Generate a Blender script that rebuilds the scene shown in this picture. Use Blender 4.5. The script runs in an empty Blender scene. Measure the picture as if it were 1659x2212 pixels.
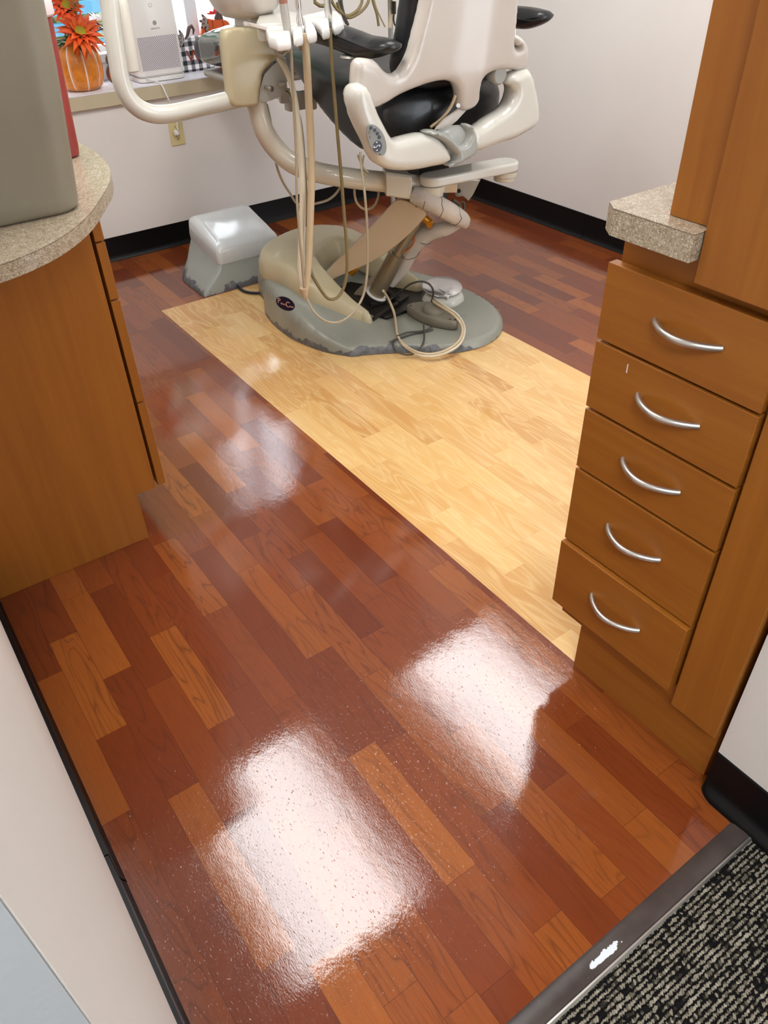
import bpy, bmesh, math, random
from mathutils import Vector, Matrix
from mathutils.geometry import delaunay_2d_cdt
random.seed(7)
SC = bpy.context.scene
COL = SC.collection

# ------------------------------------------------------------------ camera, world, exposure
CAMZ = 1.4
ROWS = ((0.81575484, -0.57785544, -0.02504256),
        (-0.37910891, -0.50148312, -0.77768317),
        (0.43683003, 0.64389267, -0.62815743))
FPX = 1675.36
cam = bpy.data.cameras.new('camera')
cam.sensor_fit = 'VERTICAL'; cam.sensor_height = 36.0
cam.lens = FPX / 2212 * 36.0
cam.clip_start = 0.01
camo = bpy.data.objects.new('camera', cam); COL.objects.link(camo)
rx, dn, fw = (Vector(r) for r in ROWS)
M = Matrix((rx, -dn, -fw)).transposed().to_4x4(); M.translation = (0, 0, CAMZ)
camo.matrix_world = M
SC.camera = camo
SC.view_settings.view_transform = 'Standard'
SC.view_settings.look = 'None'
SC.view_settings.gamma = 1.0
SC.view_settings.use_curve_mapping = False
SC.view_settings.exposure = -0.12
LIGHT = 12.4        # radiance of the ceiling panels
HALL = 24.0  # radiance of the added corridor fill panels
SKY = 6.5

W = bpy.data.worlds.new('world'); SC.world = W; W.use_nodes = True
wn = W.node_tree.nodes; wl = W.node_tree.links
bg = wn['Background']; bg.inputs['Color'].default_value = (.86, .93, 1, 1); bg.inputs['Strength'].default_value = SKY


def at(px, py, ax, val):
    """the point where the sight line of a photo position meets the plane x, y or z = val"""
    u = (px - 829.5) / FPX; v = (py - 1106.0) / FPX
    r = rx * u + dn * v + fw
    i = 'xyz'.index(ax); C = Vector((0, 0, CAMZ))
    return C + r * ((val - C[i]) / r[i])


def at_plane(px, py, p0, n):
    u = (px - 829.5) / FPX; v = (py - 1106.0) / FPX
    r = rx * u + dn * v + fw; C = Vector((0, 0, CAMZ))
    return C + r * ((Vector(p0) - C).dot(n) / r.dot(n))


# ------------------------------------------------------------------ materials
def srgb(r, g, b):
    f = lambda c: (c / 255 / 12.92) if c <= 10 else ((c / 255 + .055) / 1.055) ** 2.4
    return (f(r), f(g), f(b), 1)


class NT:
    def __init__(s, name):
        s.m = bpy.data.materials.new(name); s.m.use_nodes = True
        s.n = s.m.node_tree.nodes; s.l = s.m.node_tree.links
        s.b = s.n['Principled BSDF']; s.out = s.n['Material Output']

    def nd(s, t, **k):
        n = s.n.new(t)
        for a, v in k.items():
            if a.startswith('i_'):
                key = a[2:]
                key = int(key) if key.isdigit() else key.replace('_', ' ')
                if isinstance(v, bpy.types.NodeSocket): s.l.new(v, n.inputs[key])
                else: n.inputs[key].default_value = v
            else: setattr(n, a, v)
        return n

    def math(s, op, a, b=0.0, c=0.0):
        n = s.n.new('ShaderNodeMath'); n.operation = op
        for i, v in enumerate((a, b, c)):
            if isinstance(v, bpy.types.NodeSocket): s.l.new(v, n.inputs[i])
            else: n.inputs[i].default_value = v
        return n.outputs[0]

    def ramp(s, fac, stops, interp='LINEAR'):
        n = s.n.new('ShaderNodeValToRGB'); n.color_ramp.interpolation = interp
        e = n.color_ramp.elements
        while len(e) < len(stops): e.new(.5)
        for i, (p, c) in enumerate(stops):
            e[i].position = p; e[i].color = c if len(c) == 4 else (*c, 1)
        s.l.new(fac, n.inputs[0]); return n.outputs[0]

    def mix(s, fac, a, b, mode='MIX'):
        n = s.n.new('ShaderNodeMix'); n.data_type = 'RGBA'; n.blend_type = mode
        for k, v in ((0, fac), (6, a), (7, b)):
            if isinstance(v, bpy.types.NodeSocket): s.l.new(v, n.inputs[k])
            else: n.inputs[k].default_value = v
        return n.outputs[2]

    def obj(s, scale=(1, 1, 1), loc=(0, 0, 0), world=False):
        if world: src = s.nd('ShaderNodeNewGeometry').outputs['Position']
        else: src = s.nd('ShaderNodeTexCoord').outputs['Object']
        mp = s.nd('ShaderNodeMapping', i_Scale=scale, i_Location=loc)
        s.l.new(src, mp.inputs[0]); return mp.outputs[0]

    def noise(s, vec, scale=5, detail=3, rough=.5, dist=0):
        n = s.nd('ShaderNodeTexNoise', i_Scale=scale, i_Detail=detail, i_Roughness=rough, i_Distortion=dist)
        s.l.new(vec, n.inputs['Vector']); return n.outputs['Fac']

    def bump(s, h, strength=.2, dist=.001, normal=None):
        n = s.nd('ShaderNodeBump', i_Strength=strength, i_Distance=dist)
        s.l.new(h, n.inputs['Height'])
        if normal: s.l.new(normal, n.inputs['Normal'])
        s.l.new(n.outputs[0], s.b.inputs['Normal']); return n.outputs[0]

    def set(s, **k):
        for a, v in k.items():
            key = a.replace('_', ' ')
            if isinstance(v, bpy.types.NodeSocket): s.l.new(v, s.b.inputs[key])
            else: s.b.inputs[key].default_value = v
        return s


def plain(name, col, rough=.5, metal=0, coat=0, var=.06, spec=.5, bump=0, bscale=300):
    t = NT(name)
    v = t.obj()
    n = t.noise(v, 6, 4)
    c2 = tuple(max(0, c * (1 - 2 * var)) for c in col[:3]) + (1,)
    c1 = tuple(min(1, c * (1 + var)) for c in col[:3]) + (1,)
    t.set(Base_Color=t.ramp(n, [(.3, c2), (.7, c1)]), Roughness=rough, Metallic=metal, Coat_Weight=coat, Coat_Roughness=.08)
    t.b.inputs['Specular IOR Level'].default_value = spec
    if bump: t.bump(t.noise(v, bscale, 2), bump, .001)
    return t.m


def cabinet_wood(name='cabinet_maple', horizontal=False):
    t = NT(name)
    sc = (26, 1.2, 26) if horizontal else (26, 26, 1.2)
    v = t.obj(sc, world=True)
    g = t.noise(v, 1.0, 6, .6, 1.2)
    v2 = t.obj(tuple(c * 6 for c in sc), world=True)
    g2 = t.noise(v2, 1.0, 3, .6)
    c = t.ramp(g, [(.25, srgb(146, 86, 26)), (.5, srgb(157, 95, 30)), (.75, srgb(167, 104, 36))])
    c = t.mix(t.math('MULTIPLY', g2, .22), c, srgb(142, 84, 30))
    t.set(Base_Color=c, Roughness=.38)
    t.b.inputs['Specular IOR Level'].default_value = .4
    return t.m


def laminate(name='speckled_laminate'):
    t = NT(name)
    v = t.obj(world=True)
    vo = t.nd('ShaderNodeTexVoronoi', i_Scale=560.0); t.l.new(v, vo.inputs['Vector'])
    rnd = t.nd('ShaderNodeSeparateColor'); t.l.new(vo.outputs['Color'], rnd.inputs[0])
    c = t.ramp(rnd.outputs[0], [(.0, srgb(120, 104, 84)), (.14, srgb(158, 142, 118)), (.45, srgb(176, 161, 138)), (.72, srgb(186, 172, 150)), (.9, srgb(222, 212, 194))], 'CONSTANT')
    n = t.noise(v, 60, 3)
    c = t.mix(.35, c, t.ramp(n, [(.35, srgb(150, 132, 108)), (.65, srgb(196, 182, 160))]))
    t.set(Base_Color=c, Roughness=.24)
    t.bump(t.noise(v, 300, 2), .35, .0008)
    return t.m


def floor_mat(name, light):
    t = NT(name)
    a = t.nd('ShaderNodeAttribute', attribute_name='plank'); r = a.outputs['Fac']
    a2 = t.nd('ShaderNodeAttribute', attribute_name='grainy'); r2 = a2.outputs['Fac']
    geo = t.nd('ShaderNodeNewGeometry').outputs['Position']
    sep = t.nd('ShaderNodeSeparateXYZ'); t.l.new(geo, sep.inputs[0])
    # every board has its own stretch of figure
    ox = t.math('MULTIPLY', r, 37.0); oy = t.math('MULTIPLY', r2, 61.0)
    cmb = t.nd('ShaderNodeCombineXYZ')
    t.l.new(t.math('ADD', sep.outputs[0], ox), cmb.inputs[0]); t.l.new(t.math('ADD', sep.outputs[1], oy), cmb.inputs[1]); t.l.new(r2, cmb.inputs[2])
    mp = t.nd('ShaderNodeMapping', i_Scale=(17, 2.4, 1)); t.l.new(cmb.outputs[0], mp.inputs[0])
    n = t.noise(mp.outputs[0], 1.0, 2, .45, .6)
    band = t.math('FRACT', t.math('MULTIPLY', n, 9.0))
    line = t.math('SUBTRACT', 1.0, t.math('MULTIPLY', t.math('ABSOLUTE', t.math('SUBTRACT', band, .5)), 2.0))
    line = t.math('POWER', line, 5.0 if not light else 2.2)
    mp2 = t.nd('ShaderNodeMapping', i_Scale=(420, 16, 1)); t.l.new(cmb.outputs[0], mp2.inputs[0])
    fine = t.noise(mp2.outputs[0], 1.0, 3, .6)
    mp3 = t.nd('ShaderNodeMapping', i_Scale=(30, 3, 1)); t.l.new(cmb.outputs[0], mp3.inputs[0])
    soft = t.noise(mp3.outputs[0], 1.0, 3, .5)
    if light:
        c = t.ramp(r, [(0, srgb(206, 152, 88)), (.35, srgb(226, 178, 110)), (.7, srgb(238, 198, 132)), (1, srgb(216, 164, 98))])
        c = t.mix(t.math('MULTIPLY', line, .5), c, srgb(246, 220, 162))
        c = t.mix(t.math('MULTIPLY', soft, .25), c, srgb(206, 150, 86))
        c = t.mix(t.math('MULTIPLY', t.ramp(fine, [(.5, (0, 0, 0)), (.7, (1, 1, 1))]), .18), c, srgb(200, 145, 80))
    else:
        c = t.ramp(r, [(0, srgb(104, 42, 17)), (.3, srgb(122, 54, 20)), (.55, srgb(134, 64, 23)), (.8, srgb(148, 78, 28)), (1, srgb(168, 94, 34))])
        c = t.mix(t.math('MULTIPLY', soft, .35), c, srgb(112, 48, 22))
        c = t.mix(t.math('MULTIPLY', line, t.math('MULTIPLY', r2, .62)), c, srgb(78, 34, 18))
        c = t.mix(t.math('MULTIPLY', t.ramp(fine, [(.5, (0, 0, 0)), (.72, (1, 1, 1))]), .3), c, srgb(84, 38, 20))
    # thin dark joints between the boards
    e = t.nd('ShaderNodeAttribute', attribute_name='edge').outputs['Fac']
    uv = t.nd('ShaderNodeUVMap').outputs[0]
    su = t.nd('ShaderNodeSeparateXYZ'); t.l.new(uv, su.inputs[0])
    d1 = t.math('MINIMUM', su.outputs[0], t.math('SUBTRACT', t.nd('ShaderNodeAttribute', attribute_name='wide').outputs['Fac'], su.outputs[0]))
    d2 = t.math('MINIMUM', su.outputs[1], t.math('SUBTRACT', t.nd('ShaderNodeAttribute', attribute_name='long').outputs['Fac'], su.outputs[1]))
    j = t.math('LESS_THAN', t.math('MINIMUM', d1, d2), .0006)
    c = t.mix(t.math('MULTIPLY', j, .18 if light else .55), c, srgb(150, 100, 60) if light else srgb(60, 24, 12))
    t.set(Base_Color=c, Roughness=.42)
    t.b.inputs['Specular IOR Level'].default_value = .12
    t.set(Coat_Weight=1.0, Coat_Roughness=.02, Coat_IOR=1.68)
    # the wax coat: fine ripples drawn out along the boards, and slow waviness
    w1 = t.nd('ShaderNodeMapping', i_Scale=(430, 140, 1)); t.l.new(geo, w1.inputs[0])
    h1 = t.noise(w1.outputs[0], 1.0, 3, .6, .4)
    w2 = t.nd('ShaderNodeMapping', i_Scale=(16, 11, 1)); t.l.new(geo, w2.inputs[0])
    h2 = t.noise(w2.outputs[0], 1.0, 3, .55)
    b1 = t.nd('ShaderNodeBump', i_Strength=.75, i_Distance=.00012); t.l.new(h1, b1.inputs['Height'])
    b2 = t.nd('ShaderNodeBump', i_Strength=.6, i_Distance=.0007); t.l.new(h2, b2.inputs['Height']); t.l.new(b1.outputs[0], b2.inputs['Normal'])
    # scattered drawn-out pits that glint around a reflection
    w3 = t.nd('ShaderNodeMapping', i_Scale=(330, 120, 1), i_Location=(3, 7, 0)); t.l.new(geo, w3.inputs[0])
    h3 = t.ramp(t.noise(w3.outputs[0], 1.0, 1, .5), [(.68, (0, 0, 0)), (.80, (1, 1, 1))])
    b3 = t.nd('ShaderNodeBump', i_Strength=.9, i_Distance=.00022); t.l.new(h3, b3.inputs['Height']); t.l.new(b2.outputs[0], b3.inputs['Normal'])
    t.l.new(b3.outputs[0], t.b.inputs['Coat Normal'])
    return t.m


def carpet_mat():
    t = NT('loop_carpet')
    geo = t.nd('ShaderNodeNewGeometry').outputs['Position']
    wob = t.nd('ShaderNodeMapping', i_Scale=(130, 130, 1)); t.l.new(geo, wob.inputs[0])
    wn_ = t.noise(wob.outputs[0], 1, 2)
    sp = t.nd('ShaderNodeSeparateXYZ'); t.l.new(geo, sp.inputs[0])
    y = t.math('ADD', t.math('MULTIPLY', sp.outputs[1], 1 / .0088), t.math('MULTIPLY', wn_, 1.15))
    row = t.math('FLOOR', y); fr_ = t.math('FRACT', y)
    cord_ = t.math('SUBTRACT', 1.0, t.math('MULTIPLY', t.math('ABSOLUTE', t.math('SUBTRACT', fr_, .5)), 2.0))
    # yarn loops along each row
    x = t.math('ADD', t.math('MULTIPLY', sp.outputs[0], 1 / .0052), t.math('MULTIPLY', row, .37))
    x = t.math('ADD', x, t.math('MULTIPLY', wn_, 2.0))
    lf = t.math('SUBTRACT', 1.0, t.math('MULTIPLY', t.math('ABSOLUTE', t.math('SUBTRACT', t.math('FRACT', x), .5)), 2.0))
    cmb = t.nd('ShaderNodeCombineXYZ'); t.l.new(t.math('FLOOR', x), cmb.inputs[0]); t.l.new(row, cmb.inputs[1])
    wh = t.nd('ShaderNodeTexWhiteNoise', noise_dimensions='2D'); t.l.new(cmb.outputs[0], wh.inputs['Vector'])
    cmb2 = t.nd('ShaderNodeCombineXYZ'); t.l.new(t.math('MULTIPLY', t.math('FLOOR', x), .16), cmb2.inputs[0]); t.l.new(t.math('MULTIPLY', row, 3.3), cmb2.inputs[1])
    run = t.noise(cmb2.outputs[0], 1.0, 1)
    f = t.math('ADD', t.math('MULTIPLY', wh.outputs['Value'], .30), t.math('MULTIPLY', run, .95))
    c = t.ramp(f, [(0, srgb(26, 24, 24)), (.43, srgb(58, 54, 46)), (.50, srgb(104, 98, 84)), (.57, srgb(148, 140, 124)), (.80, srgb(172, 164, 148))], 'CONSTANT')
    h = t.math('MULTIPLY', t.math('POWER', cord_, .6), t.math('ADD', .62, t.math('MULTIPLY', lf, .38)))
    c = t.mix(t.ramp(h, [(.42, (1, 1, 1)), (.66, (0, 0, 0))]), c, srgb(20, 18, 18))
    t.set(Base_Color=c, Roughness=.95)
    t.b.inputs['Specular IOR Level'].default_value = .1
    t.bump(h, 1.0, .004)
    return t.m


def wall_mat(name, col, bump=.25):
    t = NT(name)
    v = t.obj(world=True)
    n = t.noise(v, 3, 3)
    c2 = tuple(c * .97 for c in col[:3]) + (1,)
    t.set(Base_Color=t.ramp(n, [(.3, c2), (.7, col)]), Roughness=.6)
    t.b.inputs['Specular IOR Level'].default_value = .35
    t.bump(t.noise(v, 130, 3, .6), bump, .0012)
    return t.m


def emis(name, col, strength):
    t = NT(name)
    t.set(Base_Color=(.8, .8, .8, 1), Emission_Color=col, Emission_Strength=strength, Roughness=.5)
    return t.m


def worn(name, col, under):
    """painted cover with the paint rubbed off low down by the floor"""
    t = NT(name)
    geo = t.nd('ShaderNodeNewGeometry').outputs['Position']
    sep = t.nd('ShaderNodeSeparateXYZ'); t.l.new(geo, sep.inputs[0])
    n = t.noise(geo, 6, 6, .62)
    h = t.math('SUBTRACT', t.math('ADD', sep.outputs[2], t.math('MULTIPLY', n, -.15)), -.057)
    k = t.ramp(h, [(.0, (1, 1, 1)), (.004, (0, 0, 0))])
    n2 = t.noise(geo, 5, 3)
    c1 = t.ramp(n2, [(.3, tuple(c * .9 for c in col[:3])), (.7, col)])
    n3 = t.noise(geo, 60, 4)
    c2 = t.ramp(n3, [(.35, under), (.7, tuple(min(1, c * 1.9) for c in under[:3]))])
    t.set(Base_Color=t.mix(k, c1, c2), Roughness=t.math('ADD', .32, t.math('MULTIPLY', k, .1)))
    return t.m


MW = dict(
    cab=cabinet_wood(), cabh=cabinet_wood('cabinet_maple_crossgrain', True),
    lam=laminate(),
    lamedge=plain('laminate_edge_line', srgb(60, 48, 40), .5),
    brown=floor_mat('cherry_vinyl_planks', False), light=floor_mat('maple_vinyl_planks', True),
    carpet=carpet_mat(),
    wall=wall_mat('eggshell_wall_paint', srgb(233, 229, 224)),
    walldim=wall_mat('dimmed_wall_paint', srgb(152, 154, 156)),  # wall paint darkened to put in the end face's weaker light
    ceil=wall_mat('ceiling_tile', srgb(200, 200, 198), .5),
    base=plain('black_vinyl_base', srgb(8, 7, 8), .42, spec=.22, var=.1),
    cove=plain('black_cove_foot', srgb(30, 32, 38), .3, spec=.5, var=.1),
    thr=plain('brown_vinyl_threshold', srgb(64, 54, 50), .3, var=.12),
    steel=plain('brushed_steel', (.66, .65, .62, 1), .36, 1),
    chrome=plain('polished_chrome', (.8, .8, .8, 1), .12, 1, var=.02),
    white=plain('white_gloss_plastic', srgb(210, 208, 198), .25, coat=.5, var=.02),
    white2=plain('bright_white_plastic', srgb(232, 230, 226), .3, coat=.4, var=.02),
    shell=plain('pearl_grey_shell', srgb(205, 197, 188), .28, coat=.5, var=.02),
    cream=plain('aged_cream_cover', srgb(194, 182, 148), .35, coat=.2, var=.03),
    cream2=plain('aged_cream_enamel', srgb(200, 193, 176), .25, coat=.6, var=.02),
    tanlink=plain('tan_link_cover', srgb(190, 170, 142), .45, var=.03),
    metalg=plain('grey_cast_metal', srgb(172, 168, 158), .4, .2, var=.03),
    greyc=plain('grey_cuff_plastic', srgb(160, 162, 156), .3, coat=.3, var=.02),
    dark=plain('dark_steel', srgb(44, 40, 36), .45, .3, var=.1),
    olive=plain('bronze_cylinder', srgb(146, 132, 108), .35, .55, var=.05),
    vinyl=plain('black_vinyl_upholstery', srgb(22, 24, 27), .38, coat=.15, var=.15, bump=.15, bscale=160),
    plast=plain('clear_toe_cover', srgb(74, 78, 70), .06, coat=1, var=.2),
    wornb=worn('worn_grey_base_paint', srgb(150, 152, 140), srgb(84, 86, 88)),
    juncl=worn('worn_grey_box_paint', srgb(158, 162, 154), srgb(88, 88, 90)),
    junct=plain('pale_grey_lid', srgb(212, 216, 216), .15, coat=.8, var=.02),
    hosec=plain('cream_tubing', srgb(204, 184, 150), .4, var=.04),
    hosew=plain('ivory_tubing', srgb(216, 204, 180), .35, var=.03),
    hoseo=plain('olive_tubing', srgb(128, 112, 72), .4, var=.05),
    bottle=plain('ivory_bottle', srgb(224, 219, 208), .4, var=.02),
    hoseg=plain('grey_tubing', srgb(170, 156, 130), .4, var=.05),
    hosed=plain('dark_tubing', srgb(70, 66, 60), .45, var=.05),
    blue=plain('navy_cable', srgb(22, 26, 48), .45),
    yellow=plain('yellow_wire', srgb(205, 180, 40), .45),
    orangew=plain('orange_wire', srgb(170, 92, 26), .45),
    brass=plain('brass_fitting', srgb(190, 130, 30), .35, .6),
    navy=plain('navy_badge', srgb(26, 22, 48), .3, var=.02),
    rose=plain('rose_gold_lettering', srgb(206, 158, 136), .4, var=.02),
    keyp=plain('keypad_grey', srgb(132, 134, 128), .4, var=.02),
    bin=plain('taupe_bin_plastic', srgb(138, 131, 114), .45, var=.04, bump=.1, bscale=600),
    red=plain('brick_red_plastic', srgb(146, 54, 46), .5, var=.05),
    cap=plain('pink_white_cap', srgb(226, 206, 206), .35),
    sill=plain('cream_sill_face', srgb(200, 188, 158), .5, var=.04),
    sillt=plain('white_sill_top', srgb(232, 230, 236), .35, var=.02),
    frame=plain('white_window_frame', srgb(222, 224, 228), .4, var=.02),
    outlet=plain('ivory_outlet', srgb(222, 206, 150), .4, var=.02),
    kettle=plain('sleeve_fabric', srgb(198, 188, 176), .9, bump=1, bscale=120, var=.15),
    grime=plain('grimy_grey_plastic', srgb(128, 122, 106), .55, var=.12),
    alu=plain('scuffed_aluminium', (.7, .7, .7, 1), .22, .85, var=.08),
    ora=plain('orange_painted_wood', srgb(206, 84, 26), .55, var=.06),
    oradk=plain('dark_orange_groove', srgb(130, 48, 16), .6),
    leafd=plain('brown_wood_leaf', srgb(86, 62, 54), .6),
    leafl=plain('pale_vein_paint', srgb(206, 200, 196), .6),
    redl=plain('red_felt_leaf', srgb(214, 40, 44), .7),
    petal=plain('orange_petal', srgb(236, 96, 14), .6, var=.25),
    petald=plain('deep_orange_petal', srgb(228, 78, 12), .6, var=.25),
    seed=plain('sunflower_centre', srgb(150, 140, 30), .8, bump=1, bscale=400),
    ring=plain('dark_seed_ring', srgb(48, 20, 18), .8),
    tan=plain('tan_floret', srgb(216, 176, 112), .8, var=.15),
    green=plain('green_leaf', srgb(98, 122, 60), .6, var=.2),
    greend=plain('dark_green_leaf', srgb(36, 54, 26), .6, var=.2),
    sage=plain('sage_sprig', srgb(150, 152, 92), .7, var=.2),
    whitef=plain('white_blossom', srgb(238, 238, 236), .7),
    glass=None,
)


def mk_plaid():
    t = NT('black_white_plaid')
    v = t.obj(); s = t.nd('ShaderNodeSeparateXYZ'); t.l.new(v, s.inputs[0])
    f = lambda o: t.math('LESS_THAN', t.math('FRACT', t.math('MULTIPLY', o, 26.0)), .5)
    g = t.math('MULTIPLY', t.math('ADD', f(s.outputs[0]), f(s.outputs[2])), .5)
    t.set(Base_Color=t.ramp(g, [(0, srgb(236, 234, 236)), (.4, srgb(128, 128, 134)), (.8, srgb(20, 22, 32))], 'CONSTANT'), Roughness=.6)
    return t.m


def mk_pumpkin():
    t = NT('glazed_pumpkin')
    v = t.obj(); s = t.nd('ShaderNodeSeparateXYZ'); t.l.new(v, s.inputs[0])
    ang = t.math('ARCTAN2', s.outputs[1], s.outputs[0])
    w = t.math('COSINE', t.math('MULTIPLY', ang, 8.0))
    n = t.noise(v, 30, 4, .6)
    k = t.ramp(t.math('ADD', w, t.math('MULTIPLY', n, .22)), [(0.0, (0, 0, 0)), (.96, (0, 0, 0)), (1.0, (1, 1, 1))])
    n = t.noise(v, 30, 4, .6)
    c = t.ramp(n, [(.3, srgb(196, 112, 24)), (.7, srgb(234, 146, 50))])
    k = t.ramp(w, [(.93, (0, 0, 0)), (.975, (1, 1, 1))])
    t.set(Base_Color=t.mix(k, c, srgb(240, 216, 206)), Roughness=.3, Coat_Weight=.4)
    t.bump(n, .6, .003)
    return t.m


def mk_grille():
    t = NT('perforated_white_panel')
    v = t.obj(); s = t.nd('ShaderNodeSeparateXYZ'); t.l.new(v, s.inputs[0])
    k = 1 / .0090
    def dots(dx, dz):
        a = t.math('SUBTRACT', t.math('FRACT', t.math('MULTIPLY', t.math('ADD', s.outputs[0], 5 + dx), k)), .5)
        b = t.math('SUBTRACT', t.math('FRACT', t.math('MULTIPLY', t.math('ADD', s.outputs[2], 5 + dz), k)), .5)
        return t.math('LESS_THAN', t.math('ADD', t.math('MULTIPLY', a, a), t.math('MULTIPLY', b, b)), .062)
    d = t.math('MAXIMUM', dots(0, 0), dots(.0045, .0045))
    t.set(Base_Color=t.mix(d, srgb(232, 228, 232), srgb(90, 86, 90)), Roughness=.4)
    return t.m


def mk_glass():
    t = NT('window_glass')
    tr = t.nd('ShaderNodeBsdfTransparent'); gl = t.nd('ShaderNodeBsdfGlossy', i_Roughness=0.0)
    mx = t.nd('ShaderNodeMixShader', i_0=.06); t.l.new(tr.outputs[0], mx.inputs[1]); t.l.new(gl.outputs[0], mx.inputs[2])
    t.l.new(mx.outputs[0], t.out.inputs[0]); return t.m


def mk_shade():
    t = NT('translucent_shade')
    a = t.nd('ShaderNodeBsdfTranslucent', i_Color=(.95, .95, .97, 1)); b = t.nd('ShaderNodeBsdfDiffuse', i_Color=(.9, .9, .9, 1))
    mx = t.nd('ShaderNodeMixShader', i_0=.3); t.l.new(a.outputs[0], mx.inputs[1]); t.l.new(b.outputs[0], mx.inputs[2])
    t.l.new(mx.outputs[0], t.out.inputs[0]); return t.m


def mk_thr():
    t = NT('scuffed_vinyl_threshold')
    geo = t.nd('ShaderNodeNewGeometry').outputs['Position']
    n = t.noise(geo, 14, 4, .6)
    c = t.ramp(n, [(.3, srgb(58, 48, 46)), (.7, srgb(80, 70, 66))])
    # a splash of white wax residue near the middle and crumbs around it
    mp = t.nd('ShaderNodeMapping', i_Location=(-.585, -.2495, 0)); t.l.new(geo, mp.inputs[0])
    rot = t.nd('ShaderNodeMapping', i_Rotation=(0, 0, .1), i_Scale=(1 / .052, 1 / .0085, 0)); t.l.new(mp.outputs[0], rot.inputs[0])
    ln = t.nd('ShaderNodeVectorMath', operation='LENGTH'); t.l.new(rot.outputs[0], ln.inputs[0])
    n2 = t.noise(geo, 90, 5, .7)
    k = t.math('LESS_THAN', t.math('ADD', ln.outputs['Value'], t.math('MULTIPLY', n2, 1.5)), 1.45)
    n3 = t.noise(geo, 420, 2, .5)
    sp = t.math('GREATER_THAN', n3, .79)
    t.set(Base_Color=t.mix(t.math('MAXIMUM', k, sp), c, srgb(226, 232, 240)), Roughness=.32)
    return t.m


MW['plaid'] = mk_plaid(); MW['pumpkin'] = mk_pumpkin(); MW['grille'] = mk_grille()
MW['glass'] = mk_glass(); MW['shade'] = mk_shade(); MW['thr'] = mk_thr()
MW['panel'] = emis('lit_diffuser', (1, .99, .985, 1), LIGHT)
MW['fillpanel'] = emis('added_hall_diffuser', (.93, .97, 1, 1), HALL)

# ------------------------------------------------------------------ object helpers
ORG = {}


def tag(o, label=None, cat=None, group=None, kind=None):
    if label: o['label'] = label
    if cat: o['category'] = cat
    if group: o['group'] = group
    if kind: o['kind'] = kind
    return o


def thing(name, label, cat, loc, group=None):
    o = bpy.data.objects.new(name, None); COL.objects.link(o)
    o.empty_display_size = .05
    o.location = loc; ORG[o.name] = Vector(loc)
    return tag(o, label, cat, group)


def obj(name, V, F, mat, parent=None, smooth=True, bevel=0, seg=3, sub=0, angle=40, solid=0):
    V = [Vector(v) for v in V]
    lo = Vector(min(v[i] for v in V) for i in range(3)); hi = Vector(max(v[i] for v in V) for i in range(3))
    c = (lo + hi) / 2
    if parent is None: c.z = lo.z
    me = bpy.data.meshes.new(name)
    me.from_pydata([v - c for v in V], [], F)
    me.materials.append(MW[mat] if isinstance(mat, str) else mat)
    bm = bmesh.new(); bm.from_mesh(me); bmesh.ops.recalc_face_normals(bm, faces=bm.faces); bm.to_mesh(me); bm.free()
    o = bpy.data.objects.new(name, me); COL.objects.link(o)
    base = ORG[parent.name] if parent else Vector()
    if parent: o.parent = parent
    o.location = c - base; ORG[o.name] = c
    if smooth:
        me.shade_smooth()
        if not sub: me.set_sharp_from_angle(angle=math.radians(angle))
    if solid:
        m = o.modifiers.new('solid', 'SOLIDIFY'); m.thickness = solid
    if bevel:
        m = o.modifiers.new('bevel', 'BEVEL'); m.width = bevel; m.segments = seg; m.limit_method = 'ANGLE'; m.angle_limit = math.radians(35)
    if sub:
        m = o.modifiers.new('sub', 'SUBSURF'); m.levels = sub; m.render_levels = sub
    return o


def join(*parts):
    V = []; F = []
    for v, f in parts:
        k = len(V); V += list(v); F += [[i + k for i in q] for q in f]
    return V, F


def box(x0, x1, y0, y1, z0, z1):
    V = [(x, y, z) for x in (x0, x1) for y in (y0, y1) for z in (z0, z1)]
    F = [(0, 1, 3, 2), (4, 6, 7, 5), (0, 4, 5, 1), (2, 3, 7, 6), (0, 2, 6, 4), (1, 5, 7, 3)]
    return V, F


def prism(pts, vec):
    """closed 3-D outline pushed along vec"""
    pts = [Vector(p) for p in pts]; n = len(pts); vec = Vector(vec)
    V = pts + [p + vec for p in pts]
    F = [list(range(n)), list(range(2 * n - 1, n - 1, -1))] + [[i, (i + 1) % n, (i + 1) % n + n, i + n] for i in range(n)]
    return V, F


def smooth_path(P, step=.012, closed=False):
    P = [Vector(p) for p in P]
    out = []; n = len(P)
    rng = range(n) if closed else range(n - 1)
    for i in rng:
        p1, p2 = P[i], P[(i + 1) % n]
        p0 = P[i - 1] if (i > 0 or closed) else p1 * 2 - p2
        p3 = P[(i + 2) % n] if (i + 2 < n or closed) else p2 * 2 - p1
        # centripetal Catmull-Rom
        t0 = 0; t1 = t0 + max(1e-4, (p1 - p0).length) ** .5; t2 = t1 + max(1e-4, (p2 - p1).length) ** .5; t3 = t2 + max(1e-4, (p3 - p2).length) ** .5
        m = max(1, int((p2 - p1).length / step))
        for k in range(m):
            t = t1 + (t2 - t1) * k / m
            A1 = p0 * ((t1 - t) / (t1 - t0)) + p1 * ((t - t0) / (t1 - t0))
            A2 = p1 * ((t2 - t) / (t2 - t1)) + p2 * ((t - t1) / (t2 - t1))
            A3 = p2 * ((t3 - t) / (t3 - t2)) + p3 * ((t - t2) / (t3 - t2))
            B1 = A1 * ((t2 - t) / (t2 - t0)) + A2 * ((t - t0) / (t2 - t0))
            B2 = A2 * ((t3 - t) / (t3 - t1)) + A3 * ((t - t1) / (t3 - t1))
            out.append((B1 * ((t2 - t) / (t2 - t1)) + B2 * ((t - t1) / (t2 - t1))).freeze())
    if not closed: out.append(P[-1])
    return [Vector(p) for p in out]


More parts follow.
